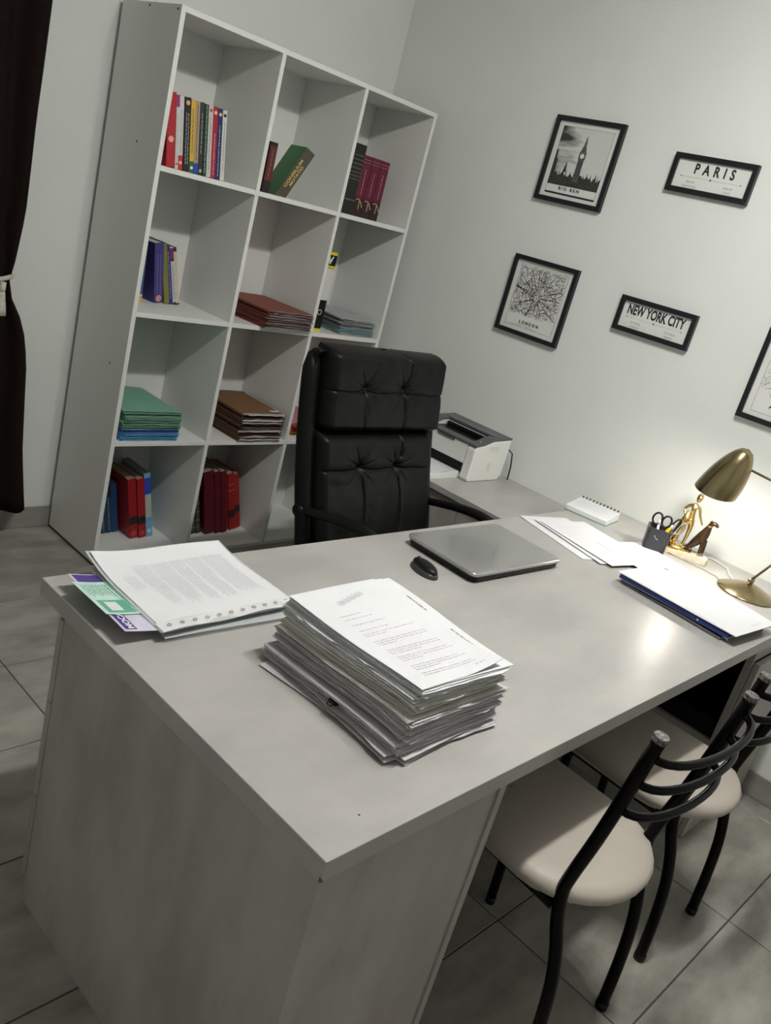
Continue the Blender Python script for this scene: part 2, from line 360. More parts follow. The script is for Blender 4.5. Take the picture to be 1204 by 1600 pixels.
# bottom middle
g4 = 'books on the bottom shelf of the middle column'
for i, (x, lb) in enumerate(((1.476, 'dark green book with gilt bands against the divider'), (1.5025, 'dark green gilt-banded book, middle one of three'), (1.5285, 'dark green gilt-banded book beside the maroon books'))):
    book(x, 2.39, z3, .0235, .31, .19, -13.5, (.022, .028, .018), lb, g4, title=(.04, .96, (.2, .19, .12), 2), bands=[(a, a+.012, (.22, .2, .12)) for a in (.1, .22, .36, .5, .64, .78)])
for i, (x, w, lb) in enumerate(((1.566, .055, 'thick maroon book, first of the three maroon ones'), (1.626, .032, 'maroon book in the middle of three maroon ones'), (1.662, .03, 'maroon book beside the worn bright red ones'))):
    book(x, 2.372, z3, w, .325, .2, -13.5, (.09, .004, .012), lb, g4)
book(1.7, 2.395, z3, .016, .29, .19, -14, (.28, .01, .012), 'narrow bright red book beside the maroon ones', g4, bands=[(.63, .64, (.5, .25, .2))])
book(1.7185, 2.39, z3, .036, .305, .19, -14.5, (.29, .008, .012), 'bright red book with a scuffed spine and black label', g4, bands=[(.22, .35, (.015, .012, .008)), (.7, .706, (.5, .4, .35)), (.8, .804, (.5, .4, .35))])
book(1.757, 2.402, z3, .036, .295, .19, -15, (.3, .01, .012), 'bright red book with a black label at the right end', g4, bands=[(.3, .42, (.015, .012, .008))])
# top middle
g5 = 'books on the top middle shelf'
book(1.409, 2.262, BZ[1], .036, .187, .14, 0, (.012, .008, .008), 'black book with a brown-red spine label standing by the divider', g5, bands=[(.24, .93, (.11, .015, .012))], title=(.28, .85, (.45, .3, .25)))
gb = book(1.487, 2.275, BZ[1]+.002, .045, .225, .15, 25, (.015, .17, .022), 'green book tilting right with gold words on a brown spine', g5, bands=[(0, .985, (.07, .055, .035)), (.05, .055, (.5, .4, .1))], yaw=-14)
for k, s_ in enumerate(('CONSILIUM', 'MOTATIO')):
    text_mesh(s_, 'spine_lettering', .017, cm((.62, .48, .14), .4), gb, Matrix.Translation((.014+.016*k, -.001, .112)) @ Matrix.Rotation(R(90), 4, 'X') @ Matrix.Rotation(R(90), 4, 'Z'), bold=.0004, fit=(.125-.035*k, .0115))
# top right
g6 = 'books on the top right shelf'
book(1.868, 2.29, BZ[1], .064, .287, .19, 0, (.01, .012, .01), 'tall black book with faint gold lettering', g6, bands=[(a, a+.008, (.2, .18, .1)) for a in (.5, .55, .6, .66, .72, .78, .84)]+[(.2, .22, (.12, .1, .07))])
for x, lb in ((1.936, 'glossy maroon volume beside the tall black book'), (1.99, 'glossy maroon volume between its two twins'), (2.044, 'glossy maroon volume at the right end of the row')):
    v = book(x, 2.295, BZ[1], .0515, .252, .17, 0, (.13, .006, .03), lb, g6, title=(.36, .78, (.62, .45, .5)), bands=[(.0, .3, (.03, .008, .01)), (.885, .89, (.4, .25, .28)), (.93, .935, (.4, .25, .28))], rough=.2)
    q = MB(); q.tube([(.004, -.002, .068), (.022, -.002, .072), (.036, -.002, .06), (.048, -.002, .04)], .0022, 6); q.tube([(.026, -.002, .068), (.028, -.002, .03)], .002, 6)
    q.build('gilt_ornament', cm((.5, .38, .22), .4), v)
# ring binder
rb = tag(empty('ring_binder', (1.8275, 2.285, BZ[2])), 'white-spined lever arch binder with black and yellow label blocks', 'binder')
rw = .076; hh = .352
MB().prism([(0, 0), (rw, 0), (rw, .28), (rw-.003, .28), (rw-.003, .003), (.003, .003), (.003, .28), (0, .28)], 'z', 0, hh).build('cover', BLKP, rb, bevel=.001)
MB().box(.006, .02, .01, rw-.006, .27, .31).build('paper_block', PAPER, rb)
MB().box(.001, -.001, .14, rw-.001, .001, .28).build('spine_label', cm((.66, .66, .62)), rb)
for a, b_ in ((.0, .012), (.282, .292), (.338, .352)): MB().box(.001, -.0012, a, rw-.001, .001, b_).build('yellow_band', cm((.75, .58, .02)), rb)
text_mesh('V', 'lettering', .045, cm((.7, .7, .66)), rb, Matrix.Translation((rw*.55, -.0015, .315)) @ Matrix.Rotation(R(90), 4, 'X'), bold=.002)
MB().lathe([(.008, -.0015), (.0135, -.0015), (.0135, .001), (.008, .001)], 20, Matrix.Translation((rw*.6, -.001, .085)) @ Matrix.Rotation(R(90), 4, 'X')).build('finger_ring', STEEL, rb)
# folder stacks --------------------------------------------------------
def folder_stack(items, x0, y0, z0, w, l, yaw, height, name_fn, group, seedv, paper=PAPER, flap=False, cat='folder'):
    n = len(items); h = height/n; rnd = random.Random(seedv)
    for i, (col, pw) in enumerate(items):        # bottom -> top
        dx, dy, dyaw = rnd.uniform(-.005, .005), rnd.uniform(-.006, .006), rnd.uniform(-1.5, 1.5)
        f = tag(empty('folder', (x0+w/2+dx, y0+l/2+dy, z0+i*h), R(yaw+dyaw)), name_fn(n-1-i), cat, group)
        ww, ll = w*rnd.uniform(.95, 1.0), l*rnd.uniform(.96, 1.0)
        m = cm(col, .7); t = .0009
        sag = rnd.uniform(.1, .3)*h
        def top(u, v, ww=ww, ll=ll, sag=sag):
            return Vector(((u-.5)*ww, (v-.5)*ll, h-.0006-sag*(2*u-1)**4*(0 if u < .5 else 1)-.0*v))
        wz = lambda u, v, q_: (noise.noise(Vector((u*3.2+seedv, v*2.5, q_*1.7+i*.9)))*.16+.05*math.sin(u*19+i))*h*(.3+1.4*(1-v))
        c = MB(); c.slab(lambda u, v: top(u, v)+Vector((0, -.004*noise.noise(Vector((u*5, i, 1))), wz(u, v, 1) if i < n-1 else .4*wz(u, v, 1))), 14, 6, t)
        c.slab(lambda u, v: Vector(((u-.5)*ww, (v-.5)*ll-.003*noise.noise(Vector((u*5, i, 4))), .0014+max(0, .6*wz(u, v, 2)))), 14, 4, t)
        c.prism([(-ww/2-h*.28, h*.5), (-ww/2-.001, h-.0006), (-ww/2+.001, h-.0016), (-ww/2-h*.28+.0012, h*.5), (-ww/2+.001, .001), (-ww/2-.001, .0003)], 'y', -ll/2, ll/2)
        if flap: c.slab(lambda u, v: Vector(((u-.5)*ww*.97+.004, (v-.5)*ll*.98-.002, h*.5+wz(u, v, 3))), 14, 4, t)
        c.build('card_cover', m, f)
        if pw:
            q = MB(); k = 3; hz = (h-.0034)/k
            for j in range(k):
                if flap and j == 1: continue
                a = rnd.uniform(-.004, .006); b_ = rnd.uniform(-.006, .004); sx0 = rnd.choice((0, 0, .01, .03))
                q.slab(lambda u, v: Vector((-ww/2+.004+sx0+u*(ww-.012+b_-sx0), -ll/2+.004+a*.8-(.003 if pw > 1 else 0)+v*(ll-.018), .0014+(j+.72)*hz+.7*wz(u, v, 1))), 12, 3, hz*.6)
            q.build('papers', paper, f)
GR = (.19, .42, .3); BU = (.03, .09, .5); LB = (.1, .35, .62)
folder_stack([(LB, 1), (LB, 0), (LB, 1), (BU, 1), (GR, 1), (GR, 0), (GR, 1), (GR, 0), (GR, 1), (GR, 0), (GR, 1)], .976, 2.25, BZ[3], .262, .34, 0, .124,
    lambda k: ('green' if k < 7 else 'royal blue' if k == 7 else 'light blue')+' card folder, '+ORD[k]+' from the top of the green and blue pile' if k else 'green card folder lying on top of the green and blue pile', 'green and blue folders', 3, paper=cm((.3, .42, .4), .7), flap=True)
BR = (.085, .035, .018); BT = (.2, .1, .04)
folder_stack([(BR, 2), (BR, 1), (BR, 0), (BR, 2), (BR, 1), (BR, 0), (BR, 1), (BR, 2), (BR, 0), (BT, 2)], 1.53, 2.235, BZ[3], .25, .34, 0, .132,
    lambda k: 'dark brown card folder, '+ORD[k]+' from the top of the brown pile' if k else 'tan brown card folder lying on top of the brown pile', 'brown folders', 4)
lbl = [o for o in bpy.data.objects if o.get('label', '').startswith('tan brown')][0]
MB().box(.05, -.14, .0128, .095, -.122, .0134).build('sticker', PAPERY, lbl)
TC = (.15, .028, .02); TT = (.25, .07, .048)
folder_stack([(TC, 2), (TC, 1), (TC, 2), (TC, 1), (TC, 1), (TC, 2), (TC, 1), (TT, 2)], 1.515, 2.215, BZ[2], .275, .34, 2, .08,
    lambda k: 'terracotta card folder, '+ORD[k]+' from the top of the terracotta pile' if k else 'terracotta card folder lying on top of the terracotta pile', 'terracotta folders', 5, paper=CLEAR)
folder_stack([((.5, .25, .02), 0), ((.5, .25, .02), 0), ((.42, .012, .02), 0), ((.42, .012, .02), 0), ((.62, .22, .26), 0)], 1.895, 2.3, BZ[3], .25, .31, 0, .062,
    lambda k: ['pink', 'upper red', 'lower red', 'upper yellow', 'lower yellow'][k]+' card folder in the pile behind the office chair', 'pink red and yellow folders', 6)
# plastic sleeves pile
rnd = random.Random(8)
sl_c = [(.55, .55, .54), (.1, .1, .1), (.1, .4, .58), (.15, .45, .6), (.6, .62, .62), (.16, .12, .12), (.55, .56, .56), (.2, .3, .3)]
sl_n = ['topmost, clear', 'second from the top, grey', 'third from the top, pale', 'fourth from the top, dark', 'fourth from the bottom, white', 'third from the bottom, turquoise', 'second from the bottom, turquoise', 'lowest, white']
sl_c = [(.6, .6, .6), (.1, .42, .6), (.14, .48, .62), (.5, .52, .52), (.1, .08, .09), (.55, .56, .56), (.3, .33, .33), (.62, .64, .64)]
for i in range(8):
    f = tag(empty('plastic_wallet', (2.118+rnd.uniform(-.006, .006), 2.42, BZ[2]+i*.0098), R(rnd.uniform(-3, 3))), 'document wallet '+sl_n[7-i]+', in the pile beside the ring binder', 'wallet', 'plastic document wallets')
    ph = rnd.uniform(0, 6); 
    wv = lambda u, v, ph=ph: .0015*math.sin(9*u+ph)+.0012*math.sin(13*u+5*v+ph)
    MB().slab(lambda u, v: Vector(((u-.5)*.225, (v-.5)*.31, .0092-.0016+wv(u, v))), 16, 8, .0006).slab(lambda u, v: Vector(((u-.5)*.225, (v-.5)*.31, .0018+.3*wv(u, v))), 16, 4, .0006).build('wallet_cover', CLEAR, f)
    MB().slab(lambda u, v: Vector(((u-.5)*.21, (v-.5)*.295, .0065+.6*wv(u, v))), 12, 6, .0042).build('papers', cm(sl_c[i], .7), f)
# ================================================================== PICTURES
def picture(name, yl, yr, z0, z1, label):
    w, h = yl-yr, z1-z0
    p = tag(empty(name, (XW, yl, z0), R(-90)), label, 'picture')
    q = MB(); b = .0185; d = .02
    for pts in ([(0, 0), (w, 0), (w-b, b), (b, b)], [(w, 0), (w, h), (w-b, h-b), (w-b, b)], [(w, h), (0, h), (b, h-b), (w-b, h-b)], [(0, h), (0, 0), (b, b), (b, h-b)]):
        q.prism(pts, 'y', -d, -.001)
    q.build('frame', FRAMEM, p, bevel=.001)
    MB().box(b-.002, -.010, b-.002, w-b+.002, -.004, h-b+.002).build('print', PRINTM, p)
    return p, w, h
PRINTM = mat('print_paper', (.7, .71, .68), .6)
TM = lambda x, z, y=-.0106: Matrix.Translation((x, y, z)) @ Matrix.Rotation(R(90), 4, 'X')
LIGHTI = mat('light_grey_print', (.4, .41, .41), .7)
def hairframe(p, x0, z0, x1, z1, t=.0008, m=INKB, name='border_line'):
    q = MB()
    for a in ((x0, z0, x1, z0+t), (x0, z1-t, x1, z1), (x0, z0, x0+t, z1), (x1-t, z0, x1, z1)): q.box(a[0], -.0105, a[1], a[2], -.0099, a[3])
    q.build(name, m, p)
# clock tower
p, w, h = picture('picture_frame', 1.6715, 1.347, 1.828, 2.156, 'framed clock tower print captioned BIG BEN, topmost left on the wall')
SKYM = bpy.data.materials.new('printed_sky'); SKYM.use_nodes = True
nt = SKYM.node_tree; N = nt.nodes; L = nt.links; bs = N['Principled BSDF']; bs.inputs['Roughness'].default_value = .6
tc = N.new('ShaderNodeTexCoord'); mp = N.new('ShaderNodeMapping'); mp.inputs['Scale'].default_value = (4, 1, 22); L.new(tc.outputs['Object'], mp.inputs[0])
nz = N.new('ShaderNodeTexNoise'); nz.inputs['Scale'].default_value = 1.6; nz.inputs['Detail'].default_value = 5; L.new(mp.outputs[0], nz.inputs['Vector'])
sp = N.new('ShaderNodeSeparateXYZ'); L.new(tc.outputs['Object'], sp.inputs[0])
mr = N.new('ShaderNodeMapRange'); mr.inputs['From Min'].default_value = .04; mr.inputs['From Max'].default_value = .2; mr.inputs['To Min'].default_value = .2; mr.inputs['To Max'].default_value = -.22; L.new(sp.outputs['X'], mr.inputs[0])
ad = N.new('ShaderNodeMath'); L.new(nz.outputs['Fac'], ad.inputs[0]); L.new(mr.outputs[0], ad.inputs[1])
rr = N.new('ShaderNodeValToRGB'); rr.color_ramp.elements[0].position = .45; rr.color_ramp.elements[0].color = (.62, .63, .6, 1); rr.color_ramp.elements[1].position = .72; rr.color_ramp.elements[1].color = (.04, .04, .04, 1)
L.new(ad.outputs[0], rr.inputs[0]); L.new(rr.outputs[0], bs.inputs['Base Color'])
MB().box(.041, -.0104, .068, w-.041, -.0098, h-.036).build('printed_sky', SKYM, p)
hairframe(p, .041, .038, w-.041, h-.036)
DG = mat('printed_dark_grey', (.045, .045, .042), .7, var=.5, scale=120, col2=(.02, .02, .02)); MG = mat('printed_mid_grey', (.14, .14, .13), .7, var=.6, scale=150, col2=(.05, .05, .05))
q = MB(); rnd = random.Random(5)
sky = [(.042, .2), (.05, .2), (.052, .17), (.058, .165), (.06, .135)]
x = .06
while x < w-.05:
    t = .108+rnd.uniform(-.006, .012); sky.append((x, t)); 
    if rnd.random() < .55: sky += [(x+.002, t+.004), (x+.0045, t+rnd.uniform(.012, .03)), (x+.007, t+.003)]; x += .007
    x += rnd.uniform(.004, .011)
sky += [(w-.042, .12), (w-.042, .069), (.042, .069)]
sky[0] = (.0425, .2)
q.prism(sky, 'y', -.0108, -.0103)
q.prism([(.098, .12), (.106, .165), (.114, .12)], 'y', -.0110, -.0103)
q.build('printed_skyline', DG, p)
q = MB(); tx_ = .168
q.prism([(tx_-.013, .09), (tx_+.013, .09), (tx_+.013, .175), (tx_+.0155, .177), (tx_+.0155, .205), (tx_+.013, .208), (tx_+.005, .232), (tx_+.006, .236), (tx_, .268), (tx_-.006, .236), (tx_-.005, .232), (tx_-.013, .208), (tx_-.0155, .205), (tx_-.0155, .177), (tx_-.013, .175)], 'y', -.0114, -.0104)
q.build('printed_clock_tower', MG, p)
MB().lathe([(0, 0), (.0095, 0), (.0095, .0004), (0, .0004)], 20, Matrix.Translation((tx_, -.0113, .19)) @ Matrix.Rotation(R(90), 4, 'X')).build('printed_clock_face', PRINTM, p)
q = MB()
for k in range(5): q.box(tx_-.011+.005*k, -.0117, .1, tx_-.0095+.005*k, -.0112, .172)
q.build('printed_tower_lines', INKB, p)
text_mesh('BIG BEN', 'caption', .02, INKB, p, TM(w/2-.009, .058), spacing=1.6, bold=.0006, fit=(.1, .0125))
MB().box(.041, -.0108, .033, w-.041, -.0103, .04).build('printed_bar', INKB, p)
# london map
def map_print(p, w, h, seedv, zlow, name='printed_street_map', dens=1):
    q = MB(); rnd = random.Random(seedv); x0, x1, z0, z1 = .043, w-.043, .045, h-.036
    def line(pts, t):
        for (a, b), (c, d) in zip(pts, pts[1:]):
            v = Vector((c-a, 0, d-b)); L_ = v.length
            if L_ < 1e-5: continue
            n = Vector((-v.z, 0, v.x))/L_*t/2
            q.quad(Vector((a, -.0106, b))+n, Vector((a, -.0106, b))-n, Vector((c, -.0106, d))-n, Vector((c, -.0106, d))+n)
    def walk(x, z, ang, step, n, t, wob):
        pts = [(x, z)]
        for i in range(n):
            ang += rnd.uniform(-wob, wob); x += step*math.cos(ang); z += step*math.sin(ang)
            if not (x0 < x < x1 and zlow+rnd.uniform(-.004, .012) < z < z1): break
            pts.append((x, z))
        line(pts, t)
    cx, cz = w*.5, h*.52
    for k in range(int(22*dens)):
        a = 2*math.pi*k/22+rnd.uniform(-.1, .1); walk(cx+.012*math.cos(a), cz+.012*math.sin(a), a, .008, 40, .002, .16)
    for k in range(int(420*dens)): walk(rnd.uniform(x0, x1), rnd.uniform(zlow, z1), rnd.uniform(0, 6.3), .006, rnd.randint(4, 12), .0009, .45)
    for rad in (.03, .055, .085):
        pts = []
        for k in range(41):
            a = 2*math.pi*k/40; rr_ = rad*(1+.12*math.sin(3*a+rad*90)); X, Z = cx+rr_*math.cos(a), cz+rr_*.9*math.sin(a)
            if x0 < X < x1 and zlow < Z < z1: pts.append((X, Z))
            else: line(pts, .001); pts = []
        line(pts, .001)
    o = q.build(name, INKB, p); o['kind'] = 'stuff'
p, w, h = picture('picture_frame', 1.672, 1.345, 1.276, 1.599, 'framed street map captioned LONDON, below the clock tower print')
hairframe(p, .041, .035, w-.041, h-.033); map_print(p, w, h, 2, .082)
text_mesh('LONDON', 'caption', .02, INKB, p, TM(w/2-.0, .058), spacing=1.7, bold=.0008, fit=(.1, .0135))
q = MB(); 
for a in ((.07, .04, .13, .0415), (.15, .04, .2, .0415), (.1, .046, .18, .0468)): q.box(a[0], -.0107, a[1], a[2], -.0102, a[3])
q.build('small_print', INK, p)
p, w, h = picture('picture_frame', .541, .214, 1.27, 1.593, 'framed pale street map cut off by the right edge of the photo')
hairframe(p, .041, .035, w-.041, h-.033); map_print(p, w, h, 9, .09, dens=.3)
text_mesh('ATHENS', 'caption', .02, INKB, p, TM(w/2-.008, .066), spacing=1.7, bold=.0008, fit=(.115, .015))
def city(yl, yr, z0, z1, s_, fit, off, sp_, label, small):
    p, w, h = picture('picture_frame', yl, yr, z0, z1, label)
    text_mesh(s_, 'lettering', .05, INKB, p, TM(w/2+off, h*.665), bold=.0016, spacing=sp_, fit=fit)
    q = MB(); q.box(.047, -.0107, h*.435, w-.047, -.0102, h*.435+.0007)
    q.build('rule_line', LIGHTI, p)
    q = MB()
    for xx, r_ in ((.045, .0022), (w/2, .0035), (w-.045, .0022)): q.lathe([(0, 0), (r_, 0), (r_, .0006), (0, .0006)], 10, Matrix.Translation((xx, -.0104, h*.438)) @ Matrix.Rotation(R(90), 4, 'X'))
    q.build('rule_dot', cm((.1, .1, .1)), p)
    for (xx, zz, t) in small: text_mesh(t, 'small_lettering', .0105, LIGHTI, p, TM(xx*w, zz*h), sx=.9)
city(1.1075, .785, 1.9585, 2.093, 'PARIS', (.156, .037), .006, 1.9, 'long narrow framed sign reading PARIS on the wall', [(.27, .31, '7896 KM'), (.27, .2, 'VANCOUVER'), (.73, .31, '9726 KM'), (.73, .2, 'TOKIO')])
city(1.126, .802, 1.4265, 1.56, 'NEW YORK CITY', (.245, .039), 0, 1.0, 'long narrow framed sign reading NEW YORK CITY on the wall', [(.27, .31, '5577 MILES'), (.27, .2, 'LONDON'), (.73, .31, '2775 MILES'), (.73, .2, 'NEVADA')])
# ================================================================== DESK
H = .76; TT_ = .038; D = .8935
dk = tag(empty('desk', (0, 0, 0)), 'large grey concrete-look desk running to the wall, covered in papers', 'desk')
MB().box(0, 0, H-TT_, XW-.002, D, H).build('desktop', LAM, dk, bevel=.0015)
MB().lathe([(0, 0), (.0022, 0), (.0018, .0005), (0, .0006)], 8, Matrix.Translation((.113, .049, H))).build("speck", BARE, dk)
# left pedestal
PD = .785
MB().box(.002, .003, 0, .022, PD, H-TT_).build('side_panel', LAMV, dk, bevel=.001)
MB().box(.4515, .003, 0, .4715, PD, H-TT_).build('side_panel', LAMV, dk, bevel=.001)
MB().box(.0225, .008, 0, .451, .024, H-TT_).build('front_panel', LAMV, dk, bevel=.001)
MB().box(.0225, PD-.04, 0, .451, PD-.02, .06).build('plinth', LAMV, dk)
for i, (a, b_) in enumerate(((.065, .282), (.2845, .52), (.5225, .715))):
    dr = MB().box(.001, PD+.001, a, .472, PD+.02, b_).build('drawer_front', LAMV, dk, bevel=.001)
    MB().tube([(.17, PD+.02, (a+b_)/2), (.17, PD+.045, (a+b_)/2), (.3, PD+.045, (a+b_)/2), (.3, PD+.02, (a+b_)/2)], .005, 8).build('handle', STEEL, dr, smooth=True)
MB().box(.49, .0046, H-TT_-.019, .5, .006, H-TT_-.018).build('chipped_corner', BARE, dk)
MB().prism([(-.0006, H-TT_+.001), (-.0006, H-TT_+.009), (.006, H-TT_+.001)], 'y', -.0007, .004).build('chipped_corner', cm((.16, .09, .03)), dk)
# right pedestal: open compartment towards the leg room
px0 = 1.815
MB().box(px0, .02, 0, px0+.02, .04, H-TT_).build('side_panel', LAMV, dk)
MB().box(px0, .04, 0, px0+.02, .5, .36).build('side_panel', LAMV, dk, bevel=.001)
MB().box(px0, .04, .675, px0+.02, .5, H-TT_).build('side_panel', LAMV, dk)
MB().box(px0, .48, .36, px0+.02, .5, .675).build('side_panel', LAMV, dk)
MB().box(px0+.02, .04, .34, XW-.02, .5, .358).build('shelf', BLKP, dk)
MB().box(px0+.021, .04, .358, px0+.025, .479, .42).build('shelf_rail', BLKP, dk)
MB().box(XW-.03, .04, 0, XW-.014, .5, H-TT_).build('side_panel', BLKP, dk)
MB().box(px0+.02, .482, 0, XW-.031, .5, H-TT_).build('back_panel', BLKP, dk)
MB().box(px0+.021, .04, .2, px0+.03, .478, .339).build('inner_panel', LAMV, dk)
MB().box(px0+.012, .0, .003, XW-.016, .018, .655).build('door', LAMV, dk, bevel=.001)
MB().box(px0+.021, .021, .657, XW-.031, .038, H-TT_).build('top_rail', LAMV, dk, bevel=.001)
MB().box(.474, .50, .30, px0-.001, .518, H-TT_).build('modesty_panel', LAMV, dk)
# return table
rt = tag(empty('side_table', (1.84, D+.002, 0)), 'lower grey side table along the wall carrying the printer', 'table')
RZ = .681; RL = 1.0
MB().box(0, 0, RZ-.026, XW-1.842, RL, RZ).build('tabletop', LAM, rt, bevel=.0015)
MB().box(.022, .01, 0, XW-1.86, .028, RZ-.027).build('end_panel', LAMV, rt); MB().box(.022, RL-.03, 0, XW-1.86, RL-.01, RZ-.027).build('end_panel', LAMV, rt)
MB().box(.045, .03, .62, XW-1.87, RL-.032, .635).build('inner_shelf', LAMV, rt)
for i, (a, b_) in enumerate(((.03, .345), (.348, .66), (.663, .965))):
    d_ = MB().box(.018, a, .06, .036, b_, .645).build('door', LAMV, rt, bevel=.001)
    MB().tube([(.018, b_-.05, .42), (-.008, b_-.05, .42), (-.008, b_-.05, .55), (.018, b_-.05, .55)], .006, 8).build('handle', BLKP, d_, smooth=True)
# ================================================================== PRINTER
pr = tag(empty('printer', (2.03, 1.362, RZ)), 'white laser printer with dark grey top on the side table', 'printer')
PW = .235; PL = .335; PH = .185
prof = [(0, .012), (.006, 0), (PW-.012, 0), (PW-.012, .012), (PW, .016), (PW+.004, .1), (PW+.006, .182), (.115, .176), (.055, .158), (.012, .152), (.0, .14)]
MB().prism(prof, 'y', 0, .045).build('side_cover', PRW, pr, bevel=.006, seg=3, smooth=False)
MB().prism(prof, 'y', PL-.045, PL).build('side_cover', PRW, pr, bevel=.006, seg=3)
MB().prism([(.012, .075), (.012, .15), (.04, .152), (.05, .148), (.148, .148), (.153, .172), (PW, .176), (PW-.005, .02), (.06, .02), (.06, .075)], 'y', .0452, PL-.0452).build('body', PRW, pr, bevel=.002)
MB().box(.004, .047, .066, .012, PL-.047, .15).build('front_door', PRW, pr, bevel=.003)
MB().box(.0, .12, .139, .005, PL-.12, .149).build('door_grip', PRG, pr, bevel=.001)
MB().box(.03, .046, .02, .058, PL-.046, .064).build('paper_slot', BLKP, pr)
MB().box(.01, .046, .002, PW-.03, PL-.046, .018).build('base', PRW, pr)
# grey top with recess
lidz = lambda x: .1525 if x < .012 else .1525+(x-.012)*.14 if x < .055 else .1585+(x-.055)*.30 if x < .115 else .1765+(x-.115)*.05
def lid(name, xa, xb, ya, yb, m=PRG, dz=0, th=.007):
    pts = [(xa, lidz(xa)+dz)]+[(t, lidz(t)+dz) for t in (.055, .115) if xa < t < xb]+[(xb, lidz(xb)+dz)]
    pts = pts+[(xx, zz+th) for xx, zz in pts[::-1]]
    return MB().prism(pts, 'y', ya, yb).build(name, m, pr, bevel=.0015)
lid('top_cover', -.002, .04, 0, PL); lid('top_cover', .15, PW+.006, 0, PL); lid('top_cover', .0405, .1495, 0, .05); lid('top_cover', .0405, .1495, PL-.05, PL)
MB().box(.041, .046, .1485, .149, PL-.046, .153).build('output_recess', BLKP, pr)
MB().box(.132, .055, .1535, .149, PL-.055, .172).build('output_roller_cover', BLKP, pr, bevel=.003)
MB().box(.152, .03, lidz(.16)+.0068, .178, PL-.03, lidz(.16)+.0105).build('top_ridge', cm((.16, .165, .165)), pr, bevel=.001)
MB().lathe([(0, 0), (.005, 0), (.005, .002), (0, .002)], 14, Matrix.Translation((.052, .026, .1665))).build('power_button', cm((.5, .5, .5)), pr)
q = MB()
for k in range(4): q.box(.1, -.0006, .132+.006*k, .16, .001, .133+.006*k)
for k in range(6): q.box(.115, -.0006, .05+.006*k, .135, .001, .0513+.006*k)
q.build('vent_slots', cm((.42, .43, .42)), pr)
MB().box(-.17, .06, .008, .028, PL-.06, .012).build('paper_tray', PRW, pr, bevel=.001)
MB().box(-.15, .08, .0121, .028, PL-.08, .02).build('loaded_paper', PAPER, pr)
q = MB(); q.prism([(-.172, .0), (.0, .0), (.0, .03), (-.03, .03), (-.172, .012)], 'y', .052, .0585); q.prism([(-.172, .0), (.0, .0), (.0, .03), (-.03, .03), (-.172, .012)], 'y', PL-.0585, PL-.052)
q.build('tray_side', PRW, pr, bevel=.001)
MB().tube([(PW+.006, .03, .13), (PW+.03, .025, .135), (PW+.038, .0, .12), (PW+.042, -.01, .06), (PW+.044, -.012, .004)], .003, 8).build('power_cord', BLKP, pr, smooth=True)
# ================================================================== OFFICE CHAIR
oc = tag(empty('office_chair', (1.39, 1.12, 0)), 'black leather high-back office chair with tufted cushions behind the desk', 'chair')
ox, oy = 1.39, 1.12
YT = [(.44, 1.165), (.565, 1.197), (.75, 1.262), (.913, 1.308), (1.05, 1.337), (1.19, 1.358)]
def yb(z):
    for (a, p_), (b_, q_) in zip(YT, YT[1:]):
        if z <= b_: return p_+(q_-p_)*(z-a)/(b_-a)
    return YT[-1][1]
def cushion(name, x0, x1, za, zb, tufts, vseams, hseam, bulge):
    nu, nv = 200, 130; rndc = random.Random(int(za*100))
    wr = [(tx__, tz, rndc.uniform(0, 6.28), rndc.uniform(.04, .1)) for tx__, tz in tufts for _ in range(12)]
    def fn(u, v):
        x = x0+u*(x1-x0); z = za+v*(zb-za)
        ed = min(u, 1-u)*(x1-x0); ev = min(v, 1-v)*(zb-za)
        ro = lambda e, r: 1 if e >= r else math.sqrt(max(0, 1-(1-e/r)**2))
        f = ro(ed, .03)*ro(ev, .028)
        dep = bulge*f
        for tx__, tz in tufts:
            dx, dz = x-tx__, z-tz; d = math.hypot(dx, dz)
            dep -= .020*math.exp(-(d/.016)**1.3)+.007*math.exp(-(d/.06)**2)
            a = math.atan2(dz, dx)
            dep -= .0032*max(0, math.sin(a*9+tz*20+1.5*math.sin(a*2)))**4*math.exp(-((d-.03)/.04)**2)*(1 if d > .008 else 0)*(.4+abs(math.sin(a)))
        for sx_, sz0, sz1, bow in vseams:
            if sz0-.01 < z < sz1+.01:
                xc = sx_+bow*math.sin(math.pi*(z-sz0)/(sz1-sz0))
                dep -= .009*math.exp(-((x-xc)/.003)**2)+.002*math.exp(-((x-xc)/.014)**2)
        hz = hseam+.0015*math.cos((x-tufts[0][0])*2*math.pi/.13)
        dep -= (.005*math.exp(-((z-hz)/.003)**2)+.0025*math.exp(-((z-hz)/.014)**2))*f
        dep += .0016*noise.noise(Vector((x*18, z*24, za*5)))+.0011*math.sin((x*.8+z)*55+4*noise.noise(Vector((x*6, z*6, 1))))*max(0, noise.noise(Vector((x*5, z*5, 7))))*2
        inset = .012*(1-ro(ev, .03)); xx = x+(inset if u < .5 else -inset)
        return Vector((xx-ox, yb(z)+.05-dep-oy, z))
    MB().slab(fn, nu, nv, .03, (0, 1, 0)).build(name, LEATH, oc, smooth=True)
XA, XB = 1.105, 1.672
u1 = [(1.278, 1.062), (1.47, 1.066)]; u2 = [(1.29, .80), (1.475, .80)]
cushion('headrest_cushion', XA+.004, XB+.016, .917, 1.182, u1, [(1.475, .925, 1.06, .004), (1.278, .93, 1.0, 0), (1.475, 1.08, 1.18, .01)], 1.05, .063)
cushion('back_cushion', XA, XB-.004, .48, .912, u2, [(1.29, .56, .80, .018), (1.475, .56, .80, .014), (1.49, .84, .91, 0)], .793, .052)
